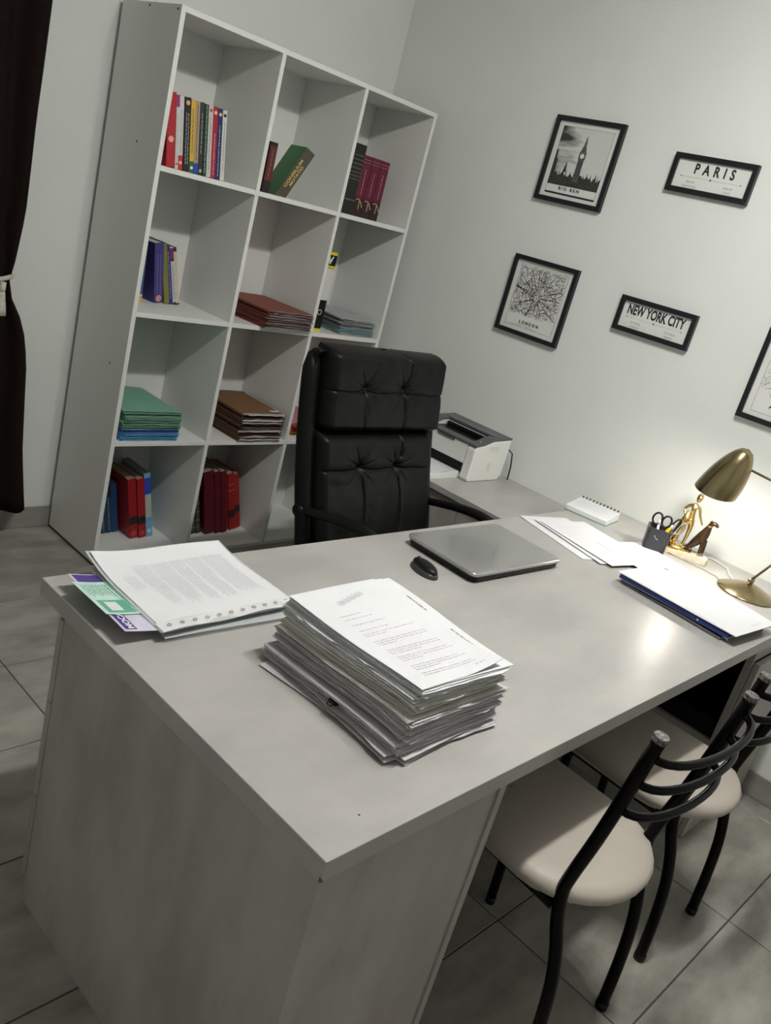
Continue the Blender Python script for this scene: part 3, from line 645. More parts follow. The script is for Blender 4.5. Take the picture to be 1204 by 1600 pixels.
# outer shell
def shell(u, v):
    z = .42+v*(1.168-.42); x = 1.075+u*(1.70-1.075)
    c = (2*u-1)
    th = .075+.03*math.sin(math.pi*min(1, v*1.05))
    edge = abs(c)**6
    ztop = 1 if v < .93 else math.sqrt(max(0, 1-((v-.93)/.07)**2))
    y = yb(z)+.055+th*(1-edge*.6)*(.35+.65*ztop)
    return Vector((x-ox, y-oy, z))
MB().slab(shell, 40, 40, .045, (0, -1, 0)).build('back_shell', LEATH, oc, bevel=.01, smooth=True)
for sx_ in (0, 1):
    pts = []; 
    xs = 1.088 if sx_ == 0 else 1.690
    for k in range(16):
        z = .45+k*(1.15-.45)/15; pts.append((xs-ox, yb(z)+.072-oy, z))
    MB().tube(pts, [.02]+[.03]*14+[.018], 12).build('side_bolster', LEATH, oc, smooth=True)
# seat
def seatf(u, v):
    e = min(u, 1-u)*.54; g_ = min(v, 1-v)*.5
    ro = lambda e, r: 1 if e >= r else math.sqrt(max(0, 1-(1-e/r)**2))
    return Vector(((u-.5)*.54, .03-(v)*.5+.06, .44+.06*ro(e, .06)*ro(g_, .06)))
MB().slab(seatf, 30, 30, .07).build('seat', LEATH, oc, smooth=True, bevel=.01)
for s_ in (-1, 1):
    xx = .305*s_
    pts = [(xx, yb(.66)-oy+.07, .650), (xx, yb(.66)-oy+.0, .668), (xx, .0, .693), (xx, -.09, .703), (xx, -.16, .695), (xx, -.21, .67), (xx, -.245, .62), (xx, -.25, .55), (xx*.97, -.22, .48), (xx*.92, -.17, .44), (xx*.82, -.12, .425)]
    a_ = MB().curve(pts, [.014, .015, .017, .018, .018, .017, .016, .016, .016, .016, .016], 12).build('armrest', BLKP, oc, smooth=True)
    MB().lathe([(0, -.012), (.02, -.012), (.024, -.006), (.024, .006), (.02, .012), (0, .012)], 20, Matrix.Translation((xx+.014*s_, yb(.66)-oy+.072, .652)) @ Matrix.Rotation(R(90), 4, 'Y')).build('arm_pivot', BLKP, a_, smooth=True)
MB().tube([(0, -.13, .1), (0, -.13, .38)], .028, 16).build('gas_lift', STEEL, oc, smooth=True)
MB().box(-.12, -.25, .375, .12, 0, .4).build('seat_plate', BLKP, oc, bevel=.004)
for k in range(5):
    a = R(18+72*k); ca, sa = math.cos(a), math.sin(a)
    l_ = MB().tube([(0, -.13, .13), (.16*ca, -.13+.16*sa, .115), (.3*ca, -.13+.3*sa, .075)], [.03, .024, .016], 10).build('base_leg', BLKP, oc, smooth=True)
    MB().lathe([(0, -.02), (.028, -.02), (.028, .02), (0, .02)], 16, Matrix.Translation((.3*ca, -.13+.3*sa, .0285)) @ Matrix.Rotation(a+R(90), 4, 'Z') @ Matrix.Rotation(R(90), 4, 'Y')).build('caster', BLKP, l_, smooth=False)
# ================================================================== VISITOR CHAIRS
def visitor_chair(x, y, yaw, label):
    c = tag(empty('visitor_chair', (x, y, 0), R(yaw)), label, 'chair', 'black tube visitor chairs')
    # seat outline (local): front straight, rear rounded
    out = []
    ns = 14
    out += [(-.19, .285), (-.2, .275)]
    for k in range(ns+1):
        a = math.pi+math.pi*k/ns; out.append((.205*math.cos(a)*(1 if True else 1), -.015+.165*math.sin(a)))
    out += [(.2, .275), (.19, .285)]
    b = MB(); rings = []
    for inset, z in ((.012, .425), (0, .432), (-.002, .445), (.004, .458), (.02, .466), (.06, .4695)):
        cx_ = 0; cy_ = .08
        rings.append([b.bm.verts.new((cx_+(px-cx_)*(1-inset/.2), cy_+(py-cy_)*(1-inset/.2), z)) for px, py in out])
    b.bm.faces.new(rings[0][::-1]); b.bm.faces.new(rings[-1])
    for A, B_ in zip(rings, rings[1:]):
        for k in range(len(out)): b.bm.faces.new((A[k], A[(k+1) % len(out)], B_[(k+1) % len(out)], B_[k]))
    st = b.build('seat', CREAM, c, smooth=True)
    MB().prism([(px*.9, .08+(py-.08)*.9) for px, py in out], 'z', .412, .4245).build('seat_board', CREAMW, c)
    q = MB(); rnd = random.Random(3)
    for k in range(16):
        a = R(215+k*7.5); X, Y = .192*math.cos(a), -.01+.152*math.sin(a)
        q.prism([(X, .424), (X+.012, .424), (X+.008, .424-rnd.uniform(.006, .02)), (X+.002, .424-rnd.uniform(.004, .012))], 'y', Y, Y+.0012)
    q.build('frayed_edge', CREAMW, st)
    r = .0128
    for s in (-1, 1):
        pts = [(.196*s+.02, -.162, .874), (.192*s+.0155, -.148, .76), (.183*s+.008, -.126, .61), (.175*s+.002, -.106, .5), (.171*s, -.101, .45), (.168*s, -.112, .385), (.165*s, -.133, .32), (.161*s, -.15, .24), (.157*s, -.16, .13), (.154*s, -.165, .002)]
        p_ = MB().curve(pts, r*1.12, 14).build('rear_post', BLKM, c, smooth=True)
        MB().lathe([(0, .0), (r*1.18, 0), (r*1.2, -.004), (r*1.2, -.012), (r*1.16, -.013)], 14, Matrix.Translation((.196*s+.02, -.162, .8765)) @ Matrix.Rotation(R(6), 4, 'X')).build('chipped_cap', CHIP, p_, smooth=False)
        MB().lathe([(0, 0), (.0152, 0), (.0154, .02), (0, .02)], 14, Matrix.Translation((.154*s, -.165, 0))).build('foot_cap', BLKP, p_, smooth=True)
        f_ = MB().tube([(.158*s, .2, .415), (.158*s, .215, .39), (.156*s, .218, .3), (.153*s, .208, .15), (.15*s, .2, .004)], r, 12).build('front_leg', BLKM, c, smooth=True)
        MB().lathe([(0, 0), (.0136, 0), (.0138, .02), (0, .02)], 14, Matrix.Translation((.15*s, .2, 0))).build('foot_cap', BLKP, f_, smooth=True)
        MB().tube([(.158*s, .2, .405), (.163*s, .0, .405), (.166*s, -.09, .405)], r*.9, 10).build('seat_rail', BLKM, c, smooth=True)
    MB().tube([(-.158, .2, .405), (.158, .2, .405)], r*.9, 10).build('seat_rail', BLKM, c, smooth=True)
    MB().tube([(-.162, -.03, .405), (.162, -.03, .405)], r*.9, 10).build('seat_rail', BLKM, c, smooth=True)
    for zz, hw in ((.828, .194), (.765, .191), (.695, .187)):
        yy = -.152+(.78-zz)*.13
        pts = [(hw*math.cos(math.pi*k/16)+.0155+(zz-.76)*.04, yy-.062*math.sin(math.pi*k/16)**.8, zz-.006*math.sin(math.pi*k/16)) for k in range(17)]
        MB().tube(pts, .0088, 10).build('back_rail', BLKM, c, smooth=True)
    return c
visitor_chair(.845, -.008, -3.5, 'nearer black metal visitor chair with cream seat, close to the desk pedestal')
visitor_chair(1.378, -.004, -1.5, 'farther black metal visitor chair with cream seat, partly cut by the frame')
# ================================================================== THINGS ON THE DESK
def textblock(q, ox_, oy_, width, height, nlines, rnd, lh=.0011, ux=(1, 0), uy=(0, -1), zf=None, z=0, gaps=(), off=.0006):
    """rows of word dashes; ux reading direction, uy down the page"""
    for i in range(nlines):
        if i in gaps: continue
        b = i*height/nlines; a = 0; end = width*(rnd.uniform(.85, 1) if (i+1) not in gaps else rnd.uniform(.3, .7))
        while a < end:
            l = rnd.uniform(.004, .017)
            l = min(l, end-a)
            P = []
            for (s_, t_) in ((a, b), (a+l, b), (a+l, b+lh), (a, b+lh)):
                X = ox_+ux[0]*s_+uy[0]*t_; Y = oy_+ux[1]*s_+uy[1]*t_
                P.append((X, Y, (zf(X, Y) if zf else z)+off))
            q.quad(*P); a += l+.0028
def inkbuild(q, name, parent, m=INKL):
    o = q.build(name, m, parent); o['kind'] = 'stuff'; return o
# laptop
lp = tag(empty('laptop', (1.255, .688, H), R(0)), 'closed silver laptop with rounded edges in the middle of the desk', 'laptop')
lp.rotation_euler = (0, 0, R(-1.5))
LW, LD = .43, .268
def rrect(w, d, r, n=6):
    o = []
    for cx_, cy_, a0 in ((w/2-r, d/2-r, 0), (-w/2+r, d/2-r, 90), (-w/2+r, -d/2+r, 180), (w/2-r, -d/2+r, 270)):
        for k in range(n+1): a = R(a0+90*k/n); o.append((cx_+r*math.cos(a), cy_+r*math.sin(a)))
    return o
MB().prism([(x_*.97, y_*.96) for x_, y_ in rrect(LW, LD, .02)], 'z', .004, .019).build('base', BLKP, lp, bevel=.004, seg=3)
MB().prism(rrect(LW, LD, .022), 'z', .0205, .031).build('lid', SILV, lp, bevel=.0045, seg=4, smooth=True)
MB().prism(rrect(LW-.004, LD-.004, .02), 'z', .0193, .0204).build('lid_gap', cm((.2, .2, .2), .3), lp)
for sx_ in (-1, 1):
    for sy_ in (-1, 1): MB().lathe([(0, 0), (.008, 0), (.008, .004), (0, .004)], 10, Matrix.Translation((.17*sx_, .1*sy_, 0))).build('rubber_foot', BLKP, lp)
q = MB()
for k in range(5): q.box(.135+.007*k, .108, .0308, .1395+.007*k, .113, .0313)
q.build('logo', STEEL, lp)
# mouse
ms = tag(empty('mouse', (.952, .665, H), R(-13)), 'small black computer mouse left of the laptop', 'mouse')
def blob(hx, hy, hz, z0, nu=20, nv=14, flat=.0):
    b = MB(); prof = []
    for j in range(nv+1):
        t = j/nv; r = math.cos(t*math.pi/2)**.55; prof.append((r, z0+hz*math.sin(t*math.pi/2)))
    b.lathe([(0, z0)]+[(r, z) for r, z in prof], 28, Matrix.Diagonal((hx, hy, 1, 1)))
    return b
blob(.0305, .053, .020, .0).build('body', cm((.035, .037, .037), .3), ms, smooth=True)
blob(.0235, .049, .0135, .0145).build('top_shell', BLKP, ms, smooth=True)
MB().lathe([(0, -.003), (.007, -.003), (.007, .003), (0, .003)], 14, Matrix.Translation((0, .032, .0235)) @ Matrix.Rotation(R(90), 4, 'Y')).build('scroll_wheel', cm((.08, .08, .08)), ms)
# --- left pile of documents in sleeves
pg = 'documents at the left end of the desk'
def sheet(name, lab, cx, cy, z, w, l, yaw, zf, mt, th=.0012, nx=24, ny=20, cat='paper', group=None, partname='sheet'):
    e_ = tag(empty(name, (cx, cy, z), R(yaw)), lab, cat, group)
    MB().slab(lambda u, v: Vector(((u-.5)*w, (v-.5)*l, th+zf(u, v))), nx, ny, th).build(partname, mt, e_, smooth=False)
    return e_
lv = tag(empty('leaflet', (.117, .72, H+.0005), R(-1)), 'violet coupon leaflet, lowest, at the desk left edge', 'leaflet', 'coupon leaflets')
VIO = cm((.09, .05, .25), .4); VL = cm((.62, .6, .72), .4); GRN = cm((.13, .4, .28), .4); GL = cm((.52, .72, .63), .4)
lzf = lambda u, v: .014+.018*(1-u)**2
MB().slab(lambda u, v: Vector(((u-.5)*.19, (v-.5)*.235, lzf(u, v))), 12, 12, .0007).build('sheet', VL, lv)
def patch(par, name, m, u0, v0, u1_, v1, W_, L_, zf, off=.0004):
    return MB().slab(lambda u, v: Vector(((u0+(u1_-u0)*u-.5)*W_, (v0+(v1-v0)*v-.5)*L_, zf(u0+(u1_-u0)*u, v0+(v1-v0)*v)+off)), 6, 6, .0003).build(name, m, par)
patch(lv, 'violet_panel', VIO, .03, .85, .33, .985, .19, .235, lzf); patch(lv, 'violet_panel', VIO, .03, .03, .16, .4, .19, .235, lzf)
text_mesh('MOCA', 'lettering', .022, cm((.8, .8, .85)), lv, Matrix.Translation((-.076, -.078, lzf(.09, .15)+.0012)) @ Matrix.Rotation(R(8), 4, 'Y') @ Matrix.Rotation(R(90), 4, 'Z'), bold=.0006, depth=.0002, fit=(.062, .014))
lg = tag(empty('leaflet', (.098, .733, H+.006), R(1)), 'green coupon leaflet lying over the violet one', 'leaflet', 'coupon leaflets')
gzf = lambda u, v: .013+.018*(1-u)**2
MB().slab(lambda u, v: Vector(((u-.5)*.17, (v-.5)*.135, gzf(u, v))), 12, 12, .0007).build('sheet', GL, lg)
patch(lg, 'green_panel', GRN, .06, .05, .42, .42, .17, .135, gzf)
patch(lg, 'white_panel', cm((.7, .75, .72), .4), .12, .1, .28, .36, .17, .135, gzf, .0008)
q = MB(); rnd = random.Random(4)
textblock(q, -.075, .055, .05, .06, 9, rnd, ux=(0, -1), uy=(1, 0), lh=.0018, zf=lambda X, Y: gzf(X/.17+.5, 0)); textblock(q, -.02, .055, .1, .03, 4, rnd, ux=(0, -1), uy=(1, 0), lh=.0015, zf=lambda X, Y: gzf(X/.17+.5, 0))
inkbuild(q, 'printed_text', lg, GRN)
PX, PY = .262, .735
for i, (dx, dy, yw, lab, mt) in enumerate(((.012, -.012, -2, 'lowest plastic sleeve of papers at the desk left end', CLEAR), (-.004, .004, 1, 'middle plastic sleeve of papers at the desk left end', CLEAR))):
    s_ = sheet('document_sleeve', lab, PX+dx, PY+dy, H+.001+.0105*i, .34, .285, yw, lambda u, v, i=i: .0085+.001*math.sin(5*u+i), mt, .0006, cat='document', group=pg, partname='plastic_sleeve')
    MB().slab(lambda u, v: Vector(((u-.5)*.325, (v-.44)*.24+.01, .0075+.0008*math.sin(5*u+i))), 10, 8, .006).build('papers', PAPER if i else PAPERG, s_)
zt = H+.0245
def tz(u, v):   # top document: back edge and left back corner curl up
    return .0012+.021*max(0, (v-.55)/.45)**2*(1-.25*u)+.010*max(0, 1-u*2.2)**2*max(0, v-.1)+.0015*math.sin(u*7+v*3)
td = tag(empty('document_sleeve', (.262, .742, zt), R(1.5)), 'topmost printed document in a punched sleeve, back edge curling up', 'document', pg)
MB().slab(lambda u, v: Vector(((u-.5)*.335, (v-.5)*.262+.013, tz(u, v))), 30, 24, .0012).build('sheet', PAPER, td)
q = MB(); rnd = random.Random(12)
zfn = lambda X, Y: tz(X/.335+.5, (Y-.013)/.262+.5)
textblock(q, -.135, .06, .06, .03, 4, rnd, ux=(0, -1), uy=(1, 0), zf=zfn)
textblock(q, -.095, .095, .17, .235, 42, rnd, ux=(0, -1), uy=(1, 0), zf=zfn, gaps=(7, 16, 23, 31))
inkbuild(q, 'printed_text', td, INKL)
MB().slab(lambda u, v: Vector(((u-.5)*.345, (v-.5)*.032-.134, .0016+.0025*math.sin(u*11)*(1-v)-.001*(1-v))), 30, 4, .0008).build('punched_strip', cm((.7, .7, .7), .3), td)
q = MB()
for k in range(11):
    X = -.15+.03*k; q.lathe([(.0025, 0), (.0042, 0), (.0042, .0006), (.0025, .0006)], 10, Matrix.Translation((X, -.134, .004+.0012*math.sin((X/.345+.5)*11)*.5)))
q.build('punch_hole', cm((.25, .25, .25)), td)
MB().slab(lambda u, v: Vector(((u-.5)*.35, (v-.5)*.3, max(tz(u, v)-.0022, -.0005))), 20, 16, .0005).build('plastic_sleeve', CLEAR, td)
# --- tall stack
NB = 30; SH = .132
rnd = random.Random(21)
def wave(u, v, lvl):
    return (.010*math.sin(3.1*v+.6)*(1-u)*.6 + .006*math.sin(5*v+1.5*u+lvl*2.1))*lvl*(1-lvl*.55)*1.6
cur = 0
for i in range(NB):
    lvl = i/NB; th = SH/NB
    low = lvl < .58
    x0 = .272-(.006 if low else -.006)+rnd.uniform(-.006, .006)-(.012 if lvl < .25 else 0); x1 = (.548 if low else .533)+rnd.uniform(-.008, .006)
    yA = .118+rnd.uniform(-.006, .006)-(.004 if low else 0)+(.0 if lvl < .9 else -.002); yC = .474+rnd.uniform(-.012, .008)
    cx_, cy_ = (x0+x1)/2, (yA+yC)/2; w_, l_ = x1-x0, yC-yA
    k = NB-1-i
    lab = ('printed document, %s in the tall paper stack on the desk' % ('topmost' if k == 0 else ORD[k]+' from the top'))
    d_ = tag(empty('document', (cx_, cy_, H+i*th), R(rnd.uniform(-1.8, 1.8) if i > 3 else (7, -4, 3, -2)[i])), lab, 'document', 'documents in the tall stack')
    m_ = PAPER if k < 6 else (PAPERY if k < 13 else PAPERG)  # lower documents get greyer paper: the shade down the pile is put into the colour
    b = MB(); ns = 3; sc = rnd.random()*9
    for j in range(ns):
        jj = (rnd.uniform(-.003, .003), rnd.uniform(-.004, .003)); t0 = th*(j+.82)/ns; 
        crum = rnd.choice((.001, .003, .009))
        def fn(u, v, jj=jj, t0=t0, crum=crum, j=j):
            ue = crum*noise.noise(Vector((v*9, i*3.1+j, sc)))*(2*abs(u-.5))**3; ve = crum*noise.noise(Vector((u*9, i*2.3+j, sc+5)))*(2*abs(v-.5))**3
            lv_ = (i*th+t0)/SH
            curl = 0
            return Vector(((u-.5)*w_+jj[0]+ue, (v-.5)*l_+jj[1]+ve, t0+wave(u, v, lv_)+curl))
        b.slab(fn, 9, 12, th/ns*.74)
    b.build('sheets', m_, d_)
    if i == 6:
        q = MB(); q.prism([(-w_/2-.012, -.001), (-w_/2-.014, .004), (-w_/2+.01, .010), (-w_/2+.01, -.003)], 'y', -.03, -.012); q.tube([(-w_/2-.008, -.028, .004), (-w_/2-.02, -.026, -.002), (-w_/2-.02, -.016, -.002), (-w_/2-.008, -.014, .004)], .0012, 6)
        q.build('binder_clip', BLKP, d_)
ztop = H+SH
def top_doc(nm, lab, cx_, cy_, w_, l_, yaw, z, corner, txt):
    def zf(u, v):
        c_ = .016*max(0, (u+(1-v)-1.45)/.55)**2 if corner else 0
        return .0016+wave(u, v, 1.0)+c_
    d_ = tag(empty('document', (cx_, cy_, z), R(yaw)), lab, 'document', 'documents in the tall stack')
    MB().slab(lambda u, v: Vector(((u-.5)*w_, (v-.5)*l_, zf(u, v))), 24, 24, .0012).build('sheets', PAPER, d_)
    q = MB(); rnd = random.Random(txt)
    Z = lambda X, Y: zf(X/w_+.5, Y/l_+.5)
    if txt == 1:
        textblock(q, -.075, .075, .16, .225, 34, rnd, zf=Z, gaps=(1, 3, 4, 6, 7, 9, 12, 13, 17, 18, 22, 26, 27, 31), lh=.0009)
        textblock(q, .06, -.155, .03, .01, 1, rnd, zf=Z)
        # handwriting
        pts = []
        for k in range(170):
            t = k/169; A_ = .0045+.004*math.sin(t*17)**2
            pts.append((-.045+.085*t+.0035*math.sin(t*95), .112+.022*t+A_*math.cos(t*95)+.002*math.sin(t*31)))
        for (a, b_), (c, dd) in zip(pts, pts[1:]):
            q.quad((a, b_, Z(a, b_)+.0006), (c, dd, Z(c, dd)+.0006), (c+.0005, dd+.0007, Z(c, dd)+.0006), (a+.0005, b_+.0007, Z(a, b_)+.0006))
    else:
        textblock(q, w_/2-.02, .1, .06, .006, 1, rnd, ux=(0, -1), uy=(-1, 0), zf=Z, lh=.004); textblock(q, w_/2-.02, -.03, .12, .006, 2, rnd, ux=(0, -1), uy=(-1, 0), zf=Z)
    inkbuild(q, 'printed_text', d_, INK)
    return d_
top_doc('document', 'white printed page under the signed sheet, showing along its right side', .425, .292, .255, .355, -1.5, ztop+.0006, False, 2)
top_doc('document', 'signed printed sheet lying uppermost on the tall stack', .395, .293, .236, .352, .5, ztop+.003, True, 1)
# papers in the middle right
def loose(name, lab, cx_, cy_, z, w_, l_, yaw, zf, seed_, mt=PAPER, lines=26, group='loose papers by the calendar'):
    d_ = sheet(name, lab, cx_, cy_, z, w_, l_, yaw, zf, mt, .0009, cat='paper', group=group)
    if lines:
        q = MB(); rnd = random.Random(seed_)
        Z = lambda X, Y: .0009+zf(X/w_+.5, Y/l_+.5)
        textblock(q, -w_*.38, l_*.36, w_*.76, l_*.72, lines, rnd, zf=Z, lh=.0009, gaps=(3, 9, 15)); inkbuild(q, 'printed_text', d_, INKL)
    return d_
loose('paper_sheet', 'lowest loose sheet, its corner toward the laptop', 1.79, .7, H+.0005, .225, .34, -16, lambda u, v: .0004+.002*max(0, v-.6), 31, lines=0)
loose('paper_sheet', 'loose sheet with a lifted corner between the others', 1.82, .655, H+.0035, .225, .34, -15, lambda u, v: .0006+.006*max(0, .35-u)*v, 32, lines=0)
loose('paper_sheet', 'upper printed sheet lying in front of the calendar', 1.835, .635, H+.008, .23, .345, -12, lambda u, v: .0004+.001*math.sin(6*u), 33)
loose('paper_sheet', 'white sheet reaching from the pen holder to the blue folder', 1.9, .44, H+.0095, .225, .34, -14, lambda u, v: .0004+.004*u, 34, lines=0)
# blue folder pile
fp = 'papers piled at the right end of the desk'
FC = (1.72, .225)
def fsheet(name, lab, dx, dy, z, w_, l_, yaw, mt, th, zf=lambda u, v: 0, cat='paper'):
    e_ = tag(empty(name, (FC[0]+dx, FC[1]+dy, z), R(yaw)), lab, cat, fp)
    MB().slab(lambda u, v: Vector(((u-.5)*w_, (v-.5)*l_, th+zf(u, v)+.0004)), 16, 16, th).build('sheet', mt, e_)
    return e_
bs_ = fsheet('plastic_wallet', 'clear wallet at the bottom of the right-hand pile', .0, .0, H+.0005, .262, .35, -7, cm((.12, .12, .12), .25), .006, lambda u, v: .003*math.sin(4*v)**2, 'wallet')
MB().tube([(-.11, -.17, .006), (-.115, -.18, .010), (-.105, -.185, .004)], .002, 6).build('torn_strip', PAPER, bs_)
fsheet('paper_sheet', 'grey papers just under the blue folder', .004, -.004, H+.0105, .258, .355, -4, PAPERG, .004)
bf = tag(empty('folder', (FC[0], FC[1]+.0, H+.0155), R(-5)), 'royal blue card folder under the white papers', 'folder', fp)
MB().slab(lambda u, v: Vector(((u-.5)*.26, (v-.5)*.37, .0108)), 4, 4, .0014).slab(lambda u, v: Vector(((u-.5)*.26, (v-.5)*.37, .0014)), 4, 4, .0014).prism([(-.1325, 0), (-.1300, 0), (-.1300, .0108), (-.1325, .0108)], 'y', -.185, .185).build('card_cover', cm((.02, .045, .26), .45), bf)
MB().box(-.128, -.178, .0018, .126, .178, .009).build('papers', PAPERG, bf)
MB().lathe([(0, 0), (.0035, 0), (.0035, .001), (0, .001)], 10, Matrix.Translation((-.1328, -.09, .006)) @ Matrix.Rotation(R(-90), 4, 'Y')).build('rivet', PAPER, bf)
t1 = fsheet('document', 'thin white document between the blue folder and the top one', .05, -.02, H+.0268, .235, .36, -14, PAPER, .004, cat='document')
t2 = fsheet('document', 'uppermost white document beside the brass lamp base', -.022, -.006, H+.0315, .235, .4, -4.5, PAPER, .0025, lambda u, v: .003*max(0, .3-v), cat='document')
q = MB(); hz_ = .0042
for a in ((-.108, -.13, -.107, -.03), (.02, -.178, .09, -.1772), (-.108, .08, -.1073, .16)): q.quad((a[0], a[1], hz_), (a[2], a[1], hz_), (a[2], a[3], hz_), (a[0], a[3], hz_))
q.build('ruled_line', INK, t2)
# calendar
ca = tag(empty('desk_calendar', (2.047, .907, H), R(-81)), 'white desk calendar pad with black wire spiral by the wall', 'calendar')
MB().box(0, 0, 0, .172, .14, .003).build('backing_card', cm((.1, .3, .22)), ca)
MB().prism([(0, .0032), (.138, .0032), (.138, .034), (.004, .022), (0, .02)], 'x', .002, .17).build('pad', PAPER, ca, bevel=.001)
q = MB()
for k in range(11):
    X = .012+.0148*k; q.tube([(X, .136+.006*math.cos(a), .035+.006*math.sin(a)) for a in [2*math.pi*j/12 for j in range(12)]], .0013, 6, closed=True)
q.build('wire_spiral', BLKP, ca)
q = MB(); rnd = random.Random(3)
textblock(q, .02, .11, .13, .08, 8, rnd, zf=lambda X, Y: .0222+(Y-.004)*.0897); inkbuild(q, 'printed_text', ca, INKL)
# pen holder
ph_ = tag(empty('pen_holder', (2.056, .534, H), R(28)), 'black square pen holder full of scissors and pens', 'pen holder')
o_ = MB()
O = rrect(.082, .082, .016, 4); I_ = rrect(.07, .07, .013, 4); n = len(O)
rg = [[o_.bm.verts.new((x_*k_, y_*k_, z_)) for x_, y_ in pts] for pts, z_, k_ in ((O, 0, .94), (O, .092, 1), (I_, .092, 1), (I_, .006, .95))]
o_.bm.faces.new(rg[0][::-1]); o_.bm.faces.new(rg[3])
for A, B_ in zip(rg, rg[1:]):
    for k in range(n): o_.bm.faces.new((A[k], A[(k+1) % n], B_[(k+1) % n], B_[k]))
o_.build('cup', cm((.02, .021, .026), .3), ph_, smooth=False)
q = MB(); q.lathe([(0, 0), (.0018, 0), (.0018, .0006), (0, .0006)], 8, Matrix.Translation((-.0412, .012, .066)) @ Matrix.Rotation(R(-90), 4, 'Y'))
q.tube([(-.0412, .009, .062), (-.0412, .005, .058), (-.0412, -.002, .056)], .0007, 6); q.build('logo', PAPER, ph_)
def atx(name, x, y, tilt_x, tilt_y, lab, cat):
    return tag(empty(name, (2.056+x, .534+y, H+.008), rot=(R(tilt_x), R(tilt_y), R(-60))), lab, cat)
sc = atx('scissors', -.01, .008, 0, 4, 'black-handled scissors standing in the pen holder', 'scissors')
for s_ in (-1, 1):
    MB().prism([(.002*s_, .0), (.008*s_, .03), (.006*s_, .08), (-.002*s_, .08)], 'y', -.001*s_, .001*s_-.0002*s_+.0012).build('blade', STEEL, sc)
    pts = [(.017*s_+.0155*math.cos(a), 0, .112+.021*math.sin(a)) for a in [2*math.pi*k/20 for k in range(20)]]
    h_ = MB(); h_.tube(pts, .0036, 8, closed=True); h_.tube([(.003*s_, 0, .078), (.006*s_, 0, .09), (.01*s_, 0, .096)], .004, 8); h_.build('handle_loop', BLKP, sc, smooth=True)
s2 = atx('scissors', .018, -.012, -6, 22, 'grey and black scissors leaning right in the pen holder', 'scissors')
for s_ in (-1, 1):
    MB().prism([(.002*s_, .0), (.006*s_, .03), (.005*s_, .075), (-.001*s_, .075)], 'y', -.001*s_, .001*s_+.0012).build('blade', STEEL, s2)
    pts = [(.011*s_+.010*math.cos(a), 0, .108+.024*math.sin(a)) for a in [2*math.pi*k/20 for k in range(20)]]
    h_ = MB(); h_.tube(pts, .0032, 8, closed=True); h_.tube([(.002*s_, 0, .07), (.006*s_, 0, .088)], .004, 8); h_.build('handle_loop', cm((.2, .2, .21), .3) if s_ > 0 else BLKP, s2, smooth=True)
kn = atx('craft_knife', .008, -.006, 3, 12, 'yellow-handled knife in the pen holder', 'knife')
MB().box(-.007, -.003, 0, .007, .003, .098).build('handle', cm((.7, .5, .02), .35), kn, bevel=.002); MB().box(-.0072, -.0035, .098, .0072, .0035, .108).build('end_cap', cm((.5, .5, .48)), kn, bevel=.001)
pn = atx('pen', -.016, -.01, 4, -8, 'white pen in the pen holder', 'pen')
MB().tube([(0, 0, 0), (0, 0, .1)], .004, 10).build('barrel', PAPER, pn, smooth=True); MB().tube([(0, 0, .1), (0, 0, .118)], .0045, 10).build('cap', cm((.5, .5, .52)), pn, smooth=True)
# statuette
su = tag(empty('statuette', (2.168, .466, H), R(-73)), 'small gold figurine of a woman beside a dark seated hound', 'statuette')
su.scale = (1, 1, 1.1)
# local: x to the right as seen, y away from the viewer
base = [(-.088, -.03), (-.05, -.036), (0, -.036), (.05, -.035), (.085, -.028), (.088, .02), (.06, .04), (0, .044), (-.06, .04), (-.09, .02)]
b = MB(); A = [b.bm.verts.new((x_, y_, 0)) for x_, y_ in base]; B_ = [b.bm.verts.new((x_*.97, y_*.95, .02+.006*math.sin(x_*40))) for x_, y_ in base]
b.bm.faces.new(A[::-1]); b.bm.faces.new(B_)
for k in range(len(base)): b.bm.faces.new((A[k], A[(k+1) % 10], B_[(k+1) % 10], B_[k]))
b.build('stone_base', MARBLE, su, bevel=.002)
MB().lathe([(0, 0), (1, 0), (.96, .006), (.7, .011), (0, .012)], 24, Matrix.Translation((-.035, 0, .021)) @ Matrix.Diagonal((.045, .03, 1, 1))).build('gold_ground', GOLD, su, smooth=True)
def skin(name, verts, edges, radii, m, parent, sub=2):
    me = bpy.data.meshes.new(name); me.from_pydata(verts, edges, []); me.materials.append(m)
    o = bpy.data.objects.new(name, me); COL.objects.link(o); o.parent = parent
    md = o.modifiers.new('skin', 'SKIN'); md.use_smooth_shade = True
    lay = me.skin_vertices[0]
    for i, r in enumerate(radii): lay.data[i].radius = (r, r) if not isinstance(r, tuple) else r
    lay.data[0].use_root = True
    sb = o.modifiers.new('sub', 'SUBSURF'); sb.levels = sub; sb.render_levels = sub
    return o
fx = -.02
V = [(fx, 0, .120), (fx+.002, 0, .137), (fx-.001, 0, .158), (fx-.002, 0, .172), (fx+.001, -.002, .181),   # pelvis waist chest neck-base neck
     (fx+.010, 0, .112), (fx+.009, -.004, .070), (fx+.004, .004, .034), (fx+.004, -.008, .030),         # right leg
     (fx-.010, 0, .112), (fx-.018, -.006, .072), (fx-.022, .004, .034), (fx-.024, -.010, .030),         # left leg
     (fx+.017, 0, .168), (fx+.027, -.002, .145), (fx+.040, -.004, .126), (fx+.045, -.005, .119),        # arm to the dog
     (fx-.018, 0, .168), (fx-.033, .004, .150), (fx-.022, -.006, .134), (fx-.016, -.01, .132)]            # bent arm
E_ = [(0, 1), (1, 2), (2, 3), (3, 4), (0, 5), (5, 6), (6, 7), (7, 8), (0, 9), (9, 10), (10, 11), (11, 12), (3, 13), (13, 14), (14, 15), (15, 16), (3, 17), (17, 18), (18, 19), (19, 20)]
